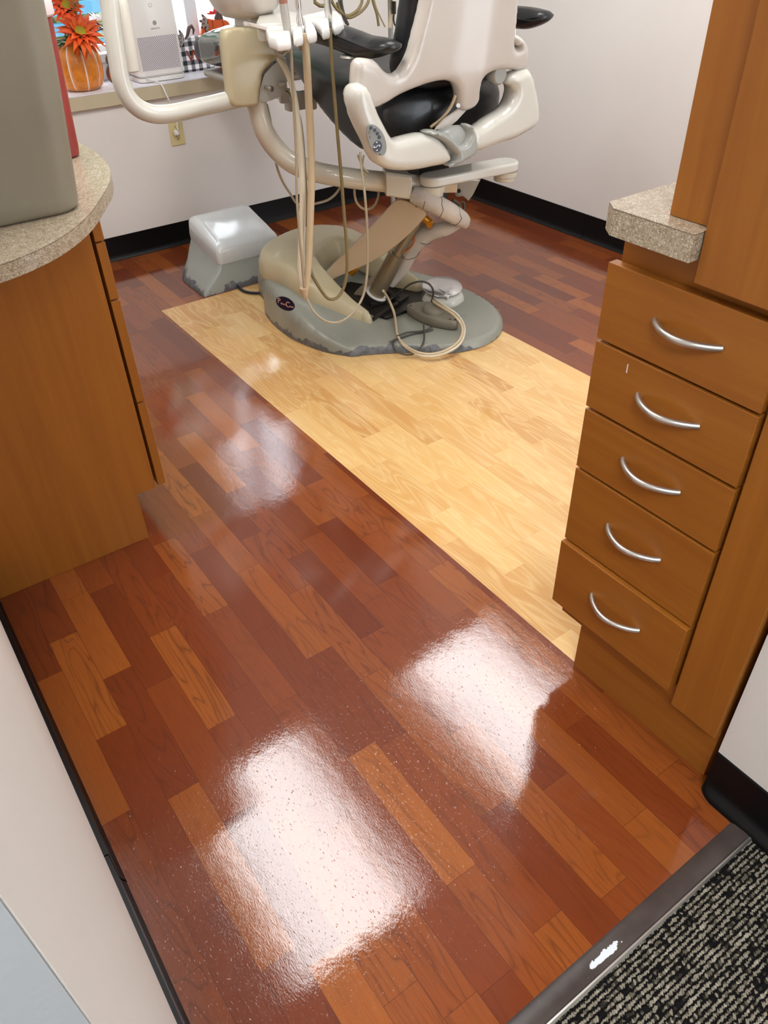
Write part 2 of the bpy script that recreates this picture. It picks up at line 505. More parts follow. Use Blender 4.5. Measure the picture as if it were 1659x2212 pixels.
def tube(P, r, n=14, step=.012, smooth=True, rz=None, up=(0, 0, 1)):
    """a round rod along P; r number or list per control point; rz = height/width ratio"""
    P = [Vector(p) for p in P]
    if isinstance(r, (list, tuple)):
        P4 = [Vector((*p, q)) for p, q in zip(P, r)]
    else: P4 = [Vector((*p, r)) for p in P]
    if smooth and len(P) > 2:
        out = []; m_ = len(P4)
        for i in range(m_ - 1):
            p1, p2 = P4[i], P4[i + 1]; p0 = P4[i - 1] if i else p1 * 2 - p2; p3 = P4[i + 2] if i + 2 < m_ else p2 * 2 - p1
            d = (P[i + 1] - P[i]).length; k = max(1, int(d / step))
            def kn(a, b): return max(1e-4, (a.xyz - b.xyz).length) ** .5
            t0 = 0; t1 = kn(p1, p0); t2 = t1 + kn(p2, p1); t3 = t2 + kn(p3, p2)
            for q in range(k):
                t = t1 + (t2 - t1) * q / k
                A1 = p0 * ((t1 - t) / (t1 - t0)) + p1 * ((t - t0) / (t1 - t0)); A2 = p1 * ((t2 - t) / (t2 - t1)) + p2 * ((t - t1) / (t2 - t1)); A3 = p2 * ((t3 - t) / (t3 - t2)) + p3 * ((t - t2) / (t3 - t2))
                B1 = A1 * ((t2 - t) / (t2 - t0)) + A2 * ((t - t0) / (t2 - t0)); B2 = A2 * ((t3 - t) / (t3 - t1)) + A3 * ((t - t1) / (t3 - t1))
                out.append(B1 * ((t2 - t) / (t2 - t1)) + B2 * ((t - t1) / (t2 - t1)))
        out.append(P4[-1]); P4 = out
    Q = [p.xyz for p in P4]; R = [max(1e-5, p[3]) for p in P4]
    V = []; F = []; m = len(Q)
    t = (Q[1] - Q[0]).normalized()
    a = Vector(up); a = (a - t * a.dot(t))
    if a.length < .1: a = Vector((1, 0, 0)); a = a - t * a.dot(t)
    a.normalize()
    for i in range(m):
        t = (Q[min(i + 1, m - 1)] - Q[max(i - 1, 0)]).normalized()
        if rz:
            a = Vector(up)
        a = (a - t * a.dot(t)).normalized(); b = t.cross(a)
        for k in range(n):
            w = 2 * math.pi * k / n
            V.append(Q[i] + a * (math.cos(w) * R[i] * (rz or 1)) + b * (math.sin(w) * R[i]))
    for i in range(m - 1):
        for k in range(n):
            F.append([i * n + k, i * n + (k + 1) % n, (i + 1) * n + (k + 1) % n, (i + 1) * n + k])
    F.append(list(range(n))[::-1]); F.append([(m - 1) * n + k for k in range(n)])
    return V, F


def lathe(prof, c, axis=(0, 0, 1), n=36, ref=None):
    """prof: (radius, height) pairs"""
    z = Vector(axis).normalized(); x = Vector(ref) if ref else (Vector((1, 0, 0)) if abs(z.x) < .9 else Vector((0, 1, 0)))
    x = (x - z * x.dot(z)).normalized(); y = z.cross(x); c = Vector(c)
    V = []; F = []
    for r, h in prof:
        for k in range(n):
            w = 2 * math.pi * k / n
            V.append(c + z * h + x * (r * math.cos(w)) + y * (r * math.sin(w)))
    for i in range(len(prof) - 1):
        for k in range(n): F.append([i * n + k, i * n + (k + 1) % n, (i + 1) * n + (k + 1) % n, (i + 1) * n + k])
    F.append(list(range(n))[::-1]); F.append([(len(prof) - 1) * n + k for k in range(n)])
    return V, F


def cyl(a, b, r, n=24):
    a = Vector(a); b = Vector(b)
    return lathe([(r, 0), (r, (b - a).length)], a, b - a, n)


def inside(p, poly):
    x, y = p; c = False; n = len(poly)
    for i in range(n):
        x1, y1 = poly[i]; x2, y2 = poly[i - 1]
        if (y1 > y) != (y2 > y) and x < (x2 - x1) * (y - y1) / (y2 - y1) + x1: c = not c
    return c


def dist_poly(p, poly):
    px, py = p; best = 9e9; n = len(poly)
    for i in range(n):
        ax, ay = poly[i - 1]; bx, by = poly[i]
        dx, dy = bx - ax, by - ay; L = dx * dx + dy * dy
        t = 0 if L == 0 else max(0, min(1, ((px - ax) * dx + (py - ay) * dy) / L))
        d = (px - ax - dx * t) ** 2 + (py - ay - dy * t) ** 2
        if d < best: best = d
    return math.sqrt(best)


def pillow(outline, step, front, back, R, fn, smooth=True):
    """outline (u,v); fn(u,v,w) -> point; w goes from -back to +front, rounded within R of the edge.
    front/back may be functions of (u,v)."""
    if smooth: outline = [tuple(p.xy) for p in smooth_path([(u, v, 0) for u, v in outline], step, True)]
    else:
        o2 = []
        n = len(outline)
        for i in range(n):
            a, b = outline[i], outline[(i + 1) % n]; L = math.dist(a, b); k = max(1, int(L / step))
            o2 += [(a[0] + (b[0] - a[0]) * q / k, a[1] + (b[1] - a[1]) * q / k) for q in range(k)]
        outline = o2
    pts = list(outline); nb = len(pts)
    u0 = min(p[0] for p in pts); u1 = max(p[0] for p in pts); v0 = min(p[1] for p in pts); v1 = max(p[1] for p in pts)
    # a ring close to the edge, then a hex grid
    ring = []
    for i in range(nb):
        a = pts[i - 1]; b = pts[(i + 1) % nb]; tx, ty = b[0] - a[0], b[1] - a[1]; L = math.hypot(tx, ty) or 1
        for sgn in (1, -1):
            q = (pts[i][0] - ty / L * sgn * step * .3, pts[i][1] + tx / L * sgn * step * .3)
            if inside(q, outline) and dist_poly(q, outline) > step * .25: ring.append(q); break
    j = 0; v = v0 + step * .5; grid = []
    while v < v1:
        u = u0 + (step * .5 if j % 2 else 0)
        while u < u1:
            if inside((u, v), outline) and dist_poly((u, v), outline) > step * .75: grid.append((u, v))
            u += step
        v += step * .866; j += 1
    allp = pts + ring + grid
    res = delaunay_2d_cdt([Vector(p) for p in allp], [], [list(range(nb))], 1, 1e-6)
    vs, fs = res[0], res[2]
    D = [dist_poly(tuple(p), outline) for p in vs]
    V = []; n = len(vs)
    ff = front if callable(front) else (lambda u, v: front)
    fb = back if callable(back) else (lambda u, v: back)
    bd = [d < 1e-5 for d in D]
    for sgn, th in ((1, ff), (-1, fb)):
        for p, d in zip(vs, D):
            k = min(1, d / R); k = math.sqrt(max(0, 1 - (1 - k) ** 2))
            V.append(fn(p.x, p.y, sgn * th(p.x, p.y) * k))
    F = [list(f) for f in fs]
    mp = [i if bd[i] else i + n for i in range(n)]
    F += [[mp[i] for i in reversed(f)] for f in fs]
    return V, F


def plane_fn(p0, udir, n):
    """plane through p0 with horizontal-ish u axis, normal n towards the viewer; returns (to_uv, fn)"""
    p0 = Vector(p0); n = Vector(n).normalized(); u = Vector(udir); u = (u - n * u.dot(n)).normalized(); v = n.cross(u)
    if v.z < 0: v = -v
    def uv(px, py):
        q = at_plane(px, py, p0, n) - p0
        return (q.dot(u), q.dot(v))
    def fn(a, b, w): return p0 + u * a + v * b + n * w
    return uv, fn


def pix_pillow(P, p0, n, step, front, back, R, smooth=True, udir=(1, 0, 0), warp=None):
    uv, fn = plane_fn(p0, udir, n)
    pts = [uv(*p) for p in P]
    f2 = fn if warp is None else (lambda a, b, w: warp(fn(a, b, w), a, b, w))
    return pillow(pts, step, front, back, R, f2, smooth)


def text_mesh(s, size, ex=.0006, shear=0):
    cu = bpy.data.curves.new('t', 'FONT'); cu.body = s; cu.size = size; cu.extrude = ex; cu.align_x = 'CENTER'; cu.align_y = 'CENTER'; cu.shear = shear
    o = bpy.data.objects.new('t', cu); COL.objects.link(o)
    dg = bpy.context.evaluated_depsgraph_get(); me = bpy.data.meshes.new_from_object(o.evaluated_get(dg))
    V = [v.co.copy() for v in me.vertices]; F = [list(p.vertices) for p in me.polygons]
    bpy.data.objects.remove(o); bpy.data.curves.remove(cu); bpy.data.meshes.remove(me)
    return V, F


def place(VF, origin, u, v):
    u = Vector(u).normalized(); v = Vector(v); v = (v - u * v.dot(u)).normalized(); w = u.cross(v); o = Vector(origin)
    return [o + u * p[0] + v * p[1] + w * p[2] for p in VF[0]], VF[1]


def struct(name, VF, mat, **k):
    o = obj(name, VF[0], VF[1], mat, None, **k); o['kind'] = 'structure'; return o


# ------------------------------------------------------------------ room
XR = 3.03; YB = 3.84; XL = -.035; ZC = 2.4
DOORY = .155
WP = .068; PH = .9896

KNOWN = {}
for i_, ys in {-15: (.633, .976, 1.408), -14: (.721, 1.173, 1.509), -13: (.565, .953, 1.324), -12: (.844, 1.24, 1.618), -11: (1.055, 1.383), -10: (1.117, 1.574),
               -9: (1.025, 1.367, 1.697), -8: (.495, .82, 1.245, 1.603), -7: (.345, .802, 1.097, 1.459), -6: (.972, 1.307), -5: (.317, 1.074, 1.425), -4: (.53, 1.165),
               -3: (.386, 1.201, 1.497), -2: (.603, 1.379), -1: (.418, .734, 1.166, 1.53)}.items():
    KNOWN[i_] = ys


def plank_mesh(name, rect, hole, mat, w, ph, rng, known):
    x0, x1, y0, y1 = rect
    V = []; F = []; A = []; B = []; UV = []; WD = []; LG = []
    i0 = math.floor((x0 - ph) / w); i1 = math.ceil((x1 - ph) / w)
    for i in range(i0, i1):
        xa, xb = max(x0, ph + i * w), min(x1, ph + (i + 1) * w)
        if xb - xa < 1e-4: continue
        ks = sorted(known.get(i + 1, known.get(i, ())) if False else known.get(i, ()))
        cuts = list(ks)
        lo = cuts[0] if cuts else y0 + rng.uniform(.1, .5); hi = cuts[-1] if cuts else lo
        if not cuts: cuts = [lo]
        extra = []
        for a, b in zip(cuts, cuts[1:]):
            if b - a > .52: extra.append(a + (b - a) * rng.uniform(.42, .58))
        cuts += extra
        while lo > y0: lo -= rng.uniform(.26, .46); cuts.append(lo)
        while hi < y1: hi += rng.uniform(.26, .46); cuts.append(hi)
        cuts.sort()
        prev = None
        for a, b in zip(cuts, cuts[1:]):
            a_, b_ = max(a, y0), min(b, y1)
            if b_ - a_ < 1e-4: continue
            r = rng.random() ** .9; r2 = rng.random()
            # clip the brown boards around the inlaid pale strip
            rects = [(xa, xb, a_, b_)]
            if hole:
                hx0, hx1, hy0, hy1 = hole; new = []
                for (p, q, s, t_) in rects:
                    if q <= hx0 or p >= hx1 or t_ <= hy0 or s >= hy1: new.append((p, q, s, t_)); continue
                    if p < hx0: new.append((p, hx0, s, t_))
                    if q > hx1: new.append((hx1, q, s, t_))
                    m0, m1 = max(p, hx0), min(q, hx1)
                    if s < hy0: new.append((m0, m1, s, hy0))
                    if t_ > hy1: new.append((m0, m1, hy1, t_))
                rects = new
            for (p, q, s, t_) in rects:
                k = len(V); V += [(p, s, 0), (q, s, 0), (q, t_, 0), (p, t_, 0)]; F.append([k, k + 1, k + 2, k + 3])
                A.append(r); B.append(r2); WD.append(q - p); LG.append(b - a)
                UV += [(0, s - a), (q - p, s - a), (q - p, t_ - a), (0, t_ - a)]
    o = obj(name, V, F, mat, None, smooth=False)
    me = o.data
    for nm, arr in (('plank', A), ('grainy', B), ('wide', WD), ('long', LG)):
        at_ = me.attributes.new(nm, 'FLOAT', 'FACE')
        at_.data.foreach_set('value', arr)
    uvl = me.uv_layers.new(name='UVMap')
    # faces may have been flipped by the normal pass: write uv by vertex
    for lp in me.loops: uvl.data[lp.index].uv = UV[lp.vertex_index]
    for v in me.vertices: pass
    if me.polygons[0].normal.z < 0:
        me.flip_normals()
    o['kind'] = 'structure'
    return o


STRIP = (1.006, 2.02, .45, 3.14)
rg = random.Random(11)
plank_mesh('floor', (-.05, XR, .262, YB), STRIP, 'brown', WP, PH, rg, {k - 0: v for k, v in KNOWN.items()})
rg = random.Random(5)
plank_mesh('floor', STRIP, None, 'light', WP, STRIP[0], rg, {})
struct('floor', box(-2.2, 2.6, -2.0, .236, -.02, -.001), 'carpet', smooth=False)
# threshold: low ramped strip of vinyl with a steel edge
V, F = prism([(-.03, .272, 0), (-.03, .266, .003), (-.03, .245, .0055), (-.03, .236, .005), (-.03, .231, .0), (-.03, .25, -.003)], (1.0, 0, 0))
struct('trim_1', (V, F), 'thr')
V, F = prism([(-.03, .2325, 0), (-.03, .2335, .0048), (-.03, .2305, .0052), (-.03, .2275, .0015)], (1.0, 0, 0))
struct('trim_2', (V, F), 'steel')

# walls
WX0, WX1, WZ0, WZ1 = .80, 2.08, .86, 2.1
YG = 4.11
struct('wall_back', join(
    box(-.3, WX0, YB, YB + .3, 0, ZC), box(WX1, XR + .12, YB, YB + .3, 0, ZC),
    box(WX0, WX1, YB, YB + .3, 0, .69), box(WX0, WX1, YG + .031, YB + .34, .69, WZ0), box(WX0, WX1, YB, YB + .3, WZ1, ZC)), 'wall', smooth=False)
struct('wall_right', box(XR, XR + .12, -.0, YB, 0, ZC), 'wall', smooth=False)
struct('wall_left', box(XL - .12, XL, DOORY + .0005, YB, 0, ZC), 'wall', smooth=False)
# end face of that wall, its weaker light painted in as a darker grey
struct('wall_hall_left', box(-2.2, XL - .0005, DOORY - .0015, DOORY, 0, ZC), 'walldim', smooth=False)
struct('wall_front_right', box(.985, 1.6, -.6, .352, 0, ZC), 'wall', smooth=False)
struct('wall_hall_back', box(-2.2, 2.6, -2.1, -2.0, 0, ZC), 'wall', smooth=False)
struct('wall_hall_right', box(2.5, 2.6, -2.0, -.6, 0, ZC), 'wall', smooth=False)
struct('wall_hall_end', box(-2.3, -2.2, -2.0, DOORY, 0, ZC), 'wall', smooth=False)
struct('ceiling', box(-2.3, XR + .12, -2.1, YB + .3, ZC, ZC + .05), 'ceil', smooth=False)


def cove(name, p0, p1, nrm, h=.112, t=.004, foot=.016, roundend=False):
    """black vinyl cove base running p0 -> p1 against the wall, nrm points into the room"""
    p0 = Vector(p0); p1 = Vector(p1); n = Vector(nrm)
    prof = [(0, h), (t, h - .001), (t, .026), (t + .002, .017), (t + .006, .009), (foot - .002, .004), (foot, .0015), (foot, 0), (0, 0)]
    V = []; F = []; m = len(prof)
    for p in (p0, p1): V += [p + n * a + Vector((0, 0, b)) for a, b in prof]
    F = [[i, (i + 1) % m, (i + 1) % m + m, i + m] for i in range(m)] + [list(range(m))[::-1], list(range(m, 2 * m))]
    return struct(name, (V, F), 'base', angle=60)


cove('baseboard_back', (-.03, YB, 0), (XR, YB, 0), (0, -1, 0), h=.11)
cove('baseboard_right', (XR, 2.615, 0), (XR, YB, 0), (-1, 0, 0), h=.12)
cove('baseboard_right', (XR, .3, 0), (XR, 2.612, 0), (-1, 0, 0), h=.12)
cove('baseboard_left', (XL, .842, 0), (XL, 1.74, 0), (1, 0, 0), h=.112, foot=.015, t=.008)
cove('baseboard_left', (XL, .1405, 0), (XL, .8395, 0), (1, 0, 0), h=.112, foot=.014, t=.007)


# fat black base on the near right wall, its far end rounded off
def fat_base():
    prof = [(0, .110), (.0045, .109), (.005, .034), (.007, .024), (.013, .016), (.023, .011), (.027, .006), (.0285, 0), (0, 0)]
    V = []; F = []; m = len(prof); st = []
    for y, k in ((.3518, .20), (.349, .42), (.342, .66), (.333, .85), (.32, 1.0), (.1, 1.0), (-.3, 1.0)):
        st.append([(.985 - (a if b > .03 or a == 0 else .005 + (a - .005) * k), y, b) for a, b in prof])
    for s in st: V += s
    for j in range(len(st) - 1):
        F += [[j * m + i, j * m + (i + 1) % m, (j + 1) * m + (i + 1) % m, (j + 1) * m + i] for i in range(m)]
    F += [list(range(m))[::-1], [(len(st) - 1) * m + i for i in range(m)]]
    struct('baseboard_front_right', (V, F), 'base', angle=60)


fat_base()

# window, sill
struct('trim_3', box(.35, 2.4, YB - .02, YB - .0005, .668, .722), 'sill', bevel=.002)
struct('trim_4', box(WX0, WX1, YB - .021, YG - .03, .7225, .727), 'sillt', smooth=False)
w1 = tag(bpy.data.objects.new('window_1', None), kind='structure'); COL.objects.link(w1); w1.location = (1.5, YG, .73); ORG[w1.name] = Vector((1.5, YG, .73))
fr = join(box(WX0, WX1, YG - .03, YG + .03, .7275, .80), box(WX0, WX1, YG - .045, YG + .03, .80, .835), box(WX0, WX1, YG - .03, YG + .03, 2.04, WZ1),
          box(WX0, WX0 + .06, YG - .03, YG + .03, .835, 2.04), box(WX1 - .06, WX1, YG - .03, YG + .03, .835, 2.04),
          box(1.725, 1.785, YG - .035, YG + .03, .835, 2.04))
obj('window_frame', *fr, 'frame', w1, bevel=.003)
obj('window_pane', *box(WX0 + .06, 1.725, YG + .005, YG + .009, .835, 2.04), 'glass', w1, smooth=False)
obj('window_pane', *box(1.785, WX1 - .06, YG + .005, YG + .009, .835, 2.04), 'glass', w1, smooth=False)


# ------------------------------------------------------------------ ceiling lights
def troffer(x0, x1, y0, y1, lab, mat='panel'):
    t = thing('ceiling_light', lab, 'ceiling light', ((x0 + x1) / 2, (y0 + y1) / 2, ZC - .02), 'recessed ceiling light panels')
    f = .02
    obj('frame', *join(box(x0 - f, x0, y0 - f, y1 + f, ZC - .02, ZC), box(x1, x1 + f, y0 - f, y1 + f, ZC - .02, ZC),
                       box(x0, x1, y0 - f, y0, ZC - .02, ZC), box(x0, x1, y1, y1 + f, ZC - .02, ZC)), 'white2', t, smooth=False)
    obj('diffuser', *box(x0 + .0005, x1 - .0005, y0 + .0005, y1 - .0005, ZC - .014, ZC - .002), mat, t, smooth=False)


troffer(.43, 1.04, 1.37, 2.53, 'bright rectangular ceiling panel mirrored as the lower white patch on the floor')
troffer(1.84, 2.45, 1.37, 2.53, 'bright rectangular ceiling panel mirrored as the white patch near the drawers')
troffer(-.62, -.02, -1.45, -.25, 'unseen corridor ceiling panel added to brighten the near walls', 'fillpanel')  # out of view, added to light the walls by the doorway
troffer(.9, 1.5, -1.7, -1.1, 'second unseen corridor panel added as fill light', 'fillpanel')  # also added out of view, more fill from the corridor

# ------------------------------------------------------------------ outside
struct('lawn', box(-12, 14, 4.6, 30, -.4, -.3), plain('outside_grass', (.05, .10, .035, 1), .9), smooth=False)
fence = thing('garden_railing', 'blue horizontal railing outside the window', 'railing', (1.4, 6.6, -.3))
pb = plain('sky_blue_paint', (.05, .19, .30, 1), .5)
for k, z in enumerate((.10, .24, .5, .62, .74)):
    obj('rail', *box(-1, 2.7, 6.6, 6.66, z, z + .075), pb, fence, smooth=False)
for k in range(3):
    obj('post', *box(-.9 + k * 1.76, -.84 + k * 1.76, 6.66, 6.72, -.3, 1.0), 'frame', fence, smooth=False)


def blob(c, r, seed, mat, name, lab):
    rn = random.Random(seed); bm = bmesh.new(); bmesh.ops.create_icosphere(bm, subdivisions=4, radius=1)
    ph = [(rn.uniform(3, 9), rn.uniform(0, 6), rn.uniform(3, 9)) for _ in range(6)]
    for v in bm.verts:
        d = v.co.normalized(); k = 1 + sum(.07 * math.sin(a * d.x + b + e * d.y + 4 * d.z * (i + 1)) for i, (a, b, e) in enumerate(ph))
        v.co = Vector((d.x * r[0] * k, d.y * r[1] * k, d.z * r[2] * k))
    V = [v.co + Vector(c) for v in bm.verts]; F = [[v.index for v in f.verts] for f in bm.faces]; bm.free()
    return tag(obj(name, V, F, mat), lab, 'bush')


blob((1.3, 8.0, .35), (1.2, .6, .7), 3, plain('hedge_green', (.07, .14, .055, 1), .9, var=.3), 'garden_bush', 'pale green bush behind the blue railing')
blob((.4, 10.6, 4.6), (3.75, .9, 5.2), 4, plain('blocker_green', (.035, .075, .03, 1), .9, var=.3), 'blocker', 'added tall leafy green tree standing behind the pale bush outside the window')  # added to keep bright sky out of the left pane's floor reflection
tag(obj('garden_wall', *box(2.86, 7.5, 6.9, 7.1, -.3, 1.15), plain('white_garden_wall', (.8, .8, .8, 1), .8), smooth=False), 'white garden wall seen through the narrow right window pane', 'garden wall')

# ------------------------------------------------------------------ left cabinet with rounded worktop
YC = 1.74
t = thing('base_cabinet', 'orange-brown maple base cabinet under the rounded worktop, its end panel facing the door', 'cabinet', (.2, 2.3, 0))
pts = [(XL + .001, YC, 0), (.385, YC, 0), (.385, YC, .15), (.4385, YC, .15), (.4385, YC, .868), (XL + .001, YC, .868)]
obj('body', *prism(pts, (0, 1.2, 0)), 'cab', t, bevel=.001)
DRW = [(.150, .345), (.349, .585), (.589, .755), (.759, .862)]
dz = []
# seams read off the end of the drawer stack
for (z0, z1) in [(.152, .406), (.410, .676), (.680, .809), (.813, .862)]:
    obj('drawer', *box(.4465, .4675, YC + .001, YC + .42, z0, z1), 'cab', t, bevel=.0012)
    obj('door', *box(.4465, .4675, YC + .424, YC + .80, z0, z1), 'cab', t, bevel=.0012)
top = [(XL + .001, 1.475), (.12, 1.473), (.209, 1.481), (.31, 1.53), (.403, 1.62), (.478, 1.735), (.545, 1.86), (.585, 1.99), (.599, 2.12), (.596, 2.25), (.57, 2.42), (.52, 2.6), (.44, 2.8), (.38, 2.945), (XL + .001, 2.945)]
sp = smooth_path([(x, y, .87) for x, y in top[1:-1]], .02)
pts = [Vector((XL + .001, 1.475, .87))] + sp + [Vector((XL + .001, 2.945, .87))]
wt = thing('worktop', 'speckled beige laminate worktop with a rounded end, on the left cabinet', 'worktop', (.3, 2.2, .87))
obj('slab', *prism(pts, (0, 0, .0285)), 'lam', wt, angle=30)
pts2 = [p + Vector((0, 0, .0290)) for p in pts]
obj('edge_line', *prism([p + Vector((0, 0, -.0004)) for p in pts2], (0, 0, .0006)), 'lamedge', wt, smooth=False)
obj('top_sheet', *prism([p + Vector((0, 0, .0003)) for p in pts2], (0, 0, .0012)), 'lam', wt, smooth=False)
ZT = .9009


def rrect(cx, cy, w, d, r, z, n=8):
    out = []
    for k, (sx, sy) in enumerate(((1, 1), (-1, 1), (-1, -1), (1, -1))):
        for i in range(n + 1):
            a = math.pi / 2 * (k + i / n)
            out.append(Vector((cx + sx * (w / 2 - r) + r * math.cos(a), cy + sy * (d / 2 - r) + r * math.sin(a), z)))
    return out


def loft(rings, cap=True):
    n = len(rings[0]); V = [p for r in rings for p in r]; F = []
    for i in range(len(rings) - 1):
        F += [[i * n + k, i * n + (k + 1) % n, (i + 1) * n + (k + 1) % n, (i + 1) * n + k] for k in range(n)]
    if cap: F += [list(range(n))[::-1], [(len(rings) - 1) * n + k for k in range(n)]]
    return V, F


# waste bin standing on the worktop, wider at the top
bx, by = .242, 1.835
bn = thing('waste_bin', 'large taupe plastic bin with rounded corners, standing on the left worktop', 'bin', (bx, by, ZT))
rings = []
for z, w, d, r in ((0, .36, .30, .05), (.004, .372, .312, .056), (.012, .38, .32, .06), (.03, .384, .324, .062), (.25, .424, .352, .068), (.47, .45, .372, .072), (.475, .462, .384, .078), (.49, .462, .384, .078), (.49, .44, .362, .07), (.05, .37, .31, .05)):
    rings.append(rrect(bx, by, w, d, r, ZT + z))
obj('body', *loft(rings), 'bin', bn)
obj('handle', *tube([(bx + .15, by - .192, ZT + .43), (bx + .09, by - .205, ZT + .43), (bx - .09, by - .205, ZT + .43), (bx - .15, by - .192, ZT + .43)], .006), 'bin', bn)

# red beaker with pale lid
cx, cy = .522, 2.125
rc = thing('lidded_tumbler', 'tall brick-red tumbler with a pink-white lid, behind the taupe bin', 'tumbler', (cx, cy, ZT))
k = (.0, .0)
obj('cup', *lathe([(.034, 0), (.039, .004), (.041, .02), (.055, .30), (.054, .305), (.052, .302)], (cx, cy, ZT), n=32), 'red', rc)
obj('lid', *lathe([(.058, .292), (.062, .296), (.062, .325), (.058, .332), (.03, .337), (.012, .339)], (cx, cy, ZT), n=32), 'cap', rc)

# ------------------------------------------------------------------ right drawer unit
XD = .965; XCf = .9845
u = thing('drawer_cabinet', 'orange-brown maple cabinet with five drawers and curved bar handles', 'cabinet', (1.2, .55, 0))
obj('toe_kick', *box(.998, 1.30, .3655, .718, 0, .148), 'cabh', u, bevel=.001)
obj('body', *join(box(XCf + .0005, 1.45, .3655, .766, .1485, .978)), 'cabh', u, bevel=.001)
obj('side_panel', *box(XD + .005, XCf, .362, .461, .151, .955), 'cab', u, bevel=.0015)


def handle(y0, y1, z0, z1, x, par):
    """satin bar bent in an arc between two feet on the drawer face"""
    P = []
    n = 14
    a = Vector((x + .001, y0, z0)); b = Vector((x + .001, y1, z1))
    for i in range(n + 1):
        k = i / n; bow = math.sin(math.pi * k) ** .8
        P.append(a.lerp(b, k) + Vector((-.030 * bow, 0, 0)))
    return obj('handle', *tube(P, .0055, 14, .006), 'steel', par)


# drawer outlines from the seams at plane XD: far end y .774, near end .468
def zat(px, py, x=XD): return at(px, py, 'x', x).z


seams = [  # top-left px, bottom-left px
    ((1332, 572), (1302, 735)), ((1297.5, 740), (1274.5, 880.5)), ((1272, 886), (1252, 1009.5)), ((1249.5, 1014), (1224.5, 1163.5)), ((1215.6, 1169.5), (1197.6, 1298.3))]
HND = [((1415, 692), (1559, 752)), ((1377, 855), (1509, 919)), ((1345, 995), (1468, 1061)), ((1313, 1137), (1425, 1208)), ((1278, 1287), (1380, 1360))]
ends = []
for k, (a, b) in enumerate(seams):
    x = XD if k < 4 else XD - .009
    z1 = zat(*a, x); z0 = zat(*b, x)
    d = obj('drawer', *box(x, XCf - .0005 if k < 4 else XCf - .001, .468, .7745, z0, z1), 'cabh', u, bevel=.0012)
    h0 = at(*HND[k][0], 'x', x); h1 = at(*HND[k][1], 'x', x)
    zm = (h0.z + h1.z) / 2
    handle(h0.y, h1.y, zm, zm, x, d)

sq = at(1355, 796, 'x', XD)
sc_ = [o for o in u.children if o.name.startswith('drawer')][1]
obj('scuff_mark', *box(XD - .0004, XD - .0001, sq.y - .0012, sq.y + .0012, sq.z - .008, sq.z + .008), 'cap', sc_, smooth=False)

ct = thing('countertop', 'square speckled beige laminate countertop above the five drawers', 'countertop', (1.2, .7, .988))
o0 = [(.93, .612), (.93, .753), (.9475, .7765), (1.46, .7765), (1.46, .612)]
obj('slab', *prism([(x, y, .9885) for x, y in o0], (0, 0, .0375)), 'lam', ct, smooth=False)
obj('edge_line', *prism([(x, y, 1.026) for x, y in o0], (0, 0, .0007)), 'lamedge', ct, smooth=False)
obj('top_sheet', *prism([(x, y, 1.0267) for x, y in o0], (0, 0, .0012)), 'lam', ct, smooth=False)

tc = thing('tall_cupboard', 'tall orange-brown maple cupboard rising from the right countertop', 'cupboard', (1.2, .5, .96))
obj('body', *join(box(.9655, 1.45, .6125, .682, 1.0285, 2.35), box(.9655, 1.45, .3655, .611, .9805, 2.35)), 'cab', tc, bevel=.001)
obj('door', *box(.947, .9650, .362, .6085, .957, 2.34), 'cab', tc, bevel=.0015)

# ------------------------------------------------------------------ dental chair
ch = thing('dental_chair', 'dental chair with black vinyl cushions, pearl grey shell and worn grey floor base', 'dental chair', (1.75, 2.5, 0))
BA = Vector((.5, -.866, 0)); BB = Vector((.866, .5, 0)); B0 = Vector((1.60, 2.84, 0))


def bts(p):
    d = Vector((p[0], p[1], 0)) - B0
    return d.dot(BA), d.dot(BB)


def sstep(a, b, x):
    k = max(0, min(1, (x - a) / (b - a))); return k * k * (3 - 2 * k)


base_out = [(1.40, 2.94), (1.345, 2.83), (1.318, 2.70), (1.314, 2.58), (1.330, 2.47), (1.365, 2.365), (1.405, 2.302), (1.422, 2.278), (1.46, 2.262), (1.56, 2.205), (1.63, 2.155),
            (1.70, 2.09), (1.78, 2.048), (1.88, 2.035), (1.97, 2.06), (2.05, 2.12), (2.10, 2.20), (2.13, 2.31), (2.135, 2.45), (2.11, 2.61), (2.06, 2.76), (2.00, 2.93), (1.90, 3.07), (1.74, 3.15), (1.58, 3.14), (1.44, 3.06)]


def base_h(x, y):
    t, s = bts((x, y))
    # tower by the back, two shoulders running forward on either side of the pit
    d = math.hypot(min(t, 0) if t < 0 else 0, s + .03)
    side = 1 - sstep(.26, .40, abs(s + .03)) if t > 0 else 1 - sstep(.30, .44, math.hypot(t, s + .03))
    run = 1 - sstep(-.02, .50, t)
    ext = 1 - sstep(-.34, -.20, s) * 0
    h = .034 + .125 * side * run
    if x < 1.42: h = max(h, .034 + .115 * (1 - sstep(-.05, .42, t)))
    pit = sstep(.05, .12, t) * (1 - sstep(.13, .185, abs(s + .005))) * (1 - sstep(.42, .5, t))
    return h - (h - .03) * pit


VF = pillow(base_out, .014, base_h, .0, .022, lambda a, b, w: Vector((a, b, w + .002)))
bc = obj('base_cover', *VF, 'wornb', ch, angle=75)

# cream shroud sitting over the tower, two prongs reaching forward
def ts(t, s): p = B0 + BA * t + BB * s; return (p.x, p.y)


sh = [ts(t * (.86 if t < 0 else 1), s * (.885 if s < 0 and t < .1 else 1)) for t, s in [(-.25, -.01), (-.22, -.14), (-.13, -.245), (.0, -.292), (.12, -.30), (.24, -.283), (.34, -.26), (.392, -.243), (.388, -.222), (.30, -.195), (.20, -.155), (.12, -.11), (.075, -.06),
                            (.065, .05), (.09, .11), (.20, .125), (.34, .12), (.44, .112), (.455, .14), (.36, .21), (.20, .27), (.02, .28), (-.13, .24), (-.22, .13)]]


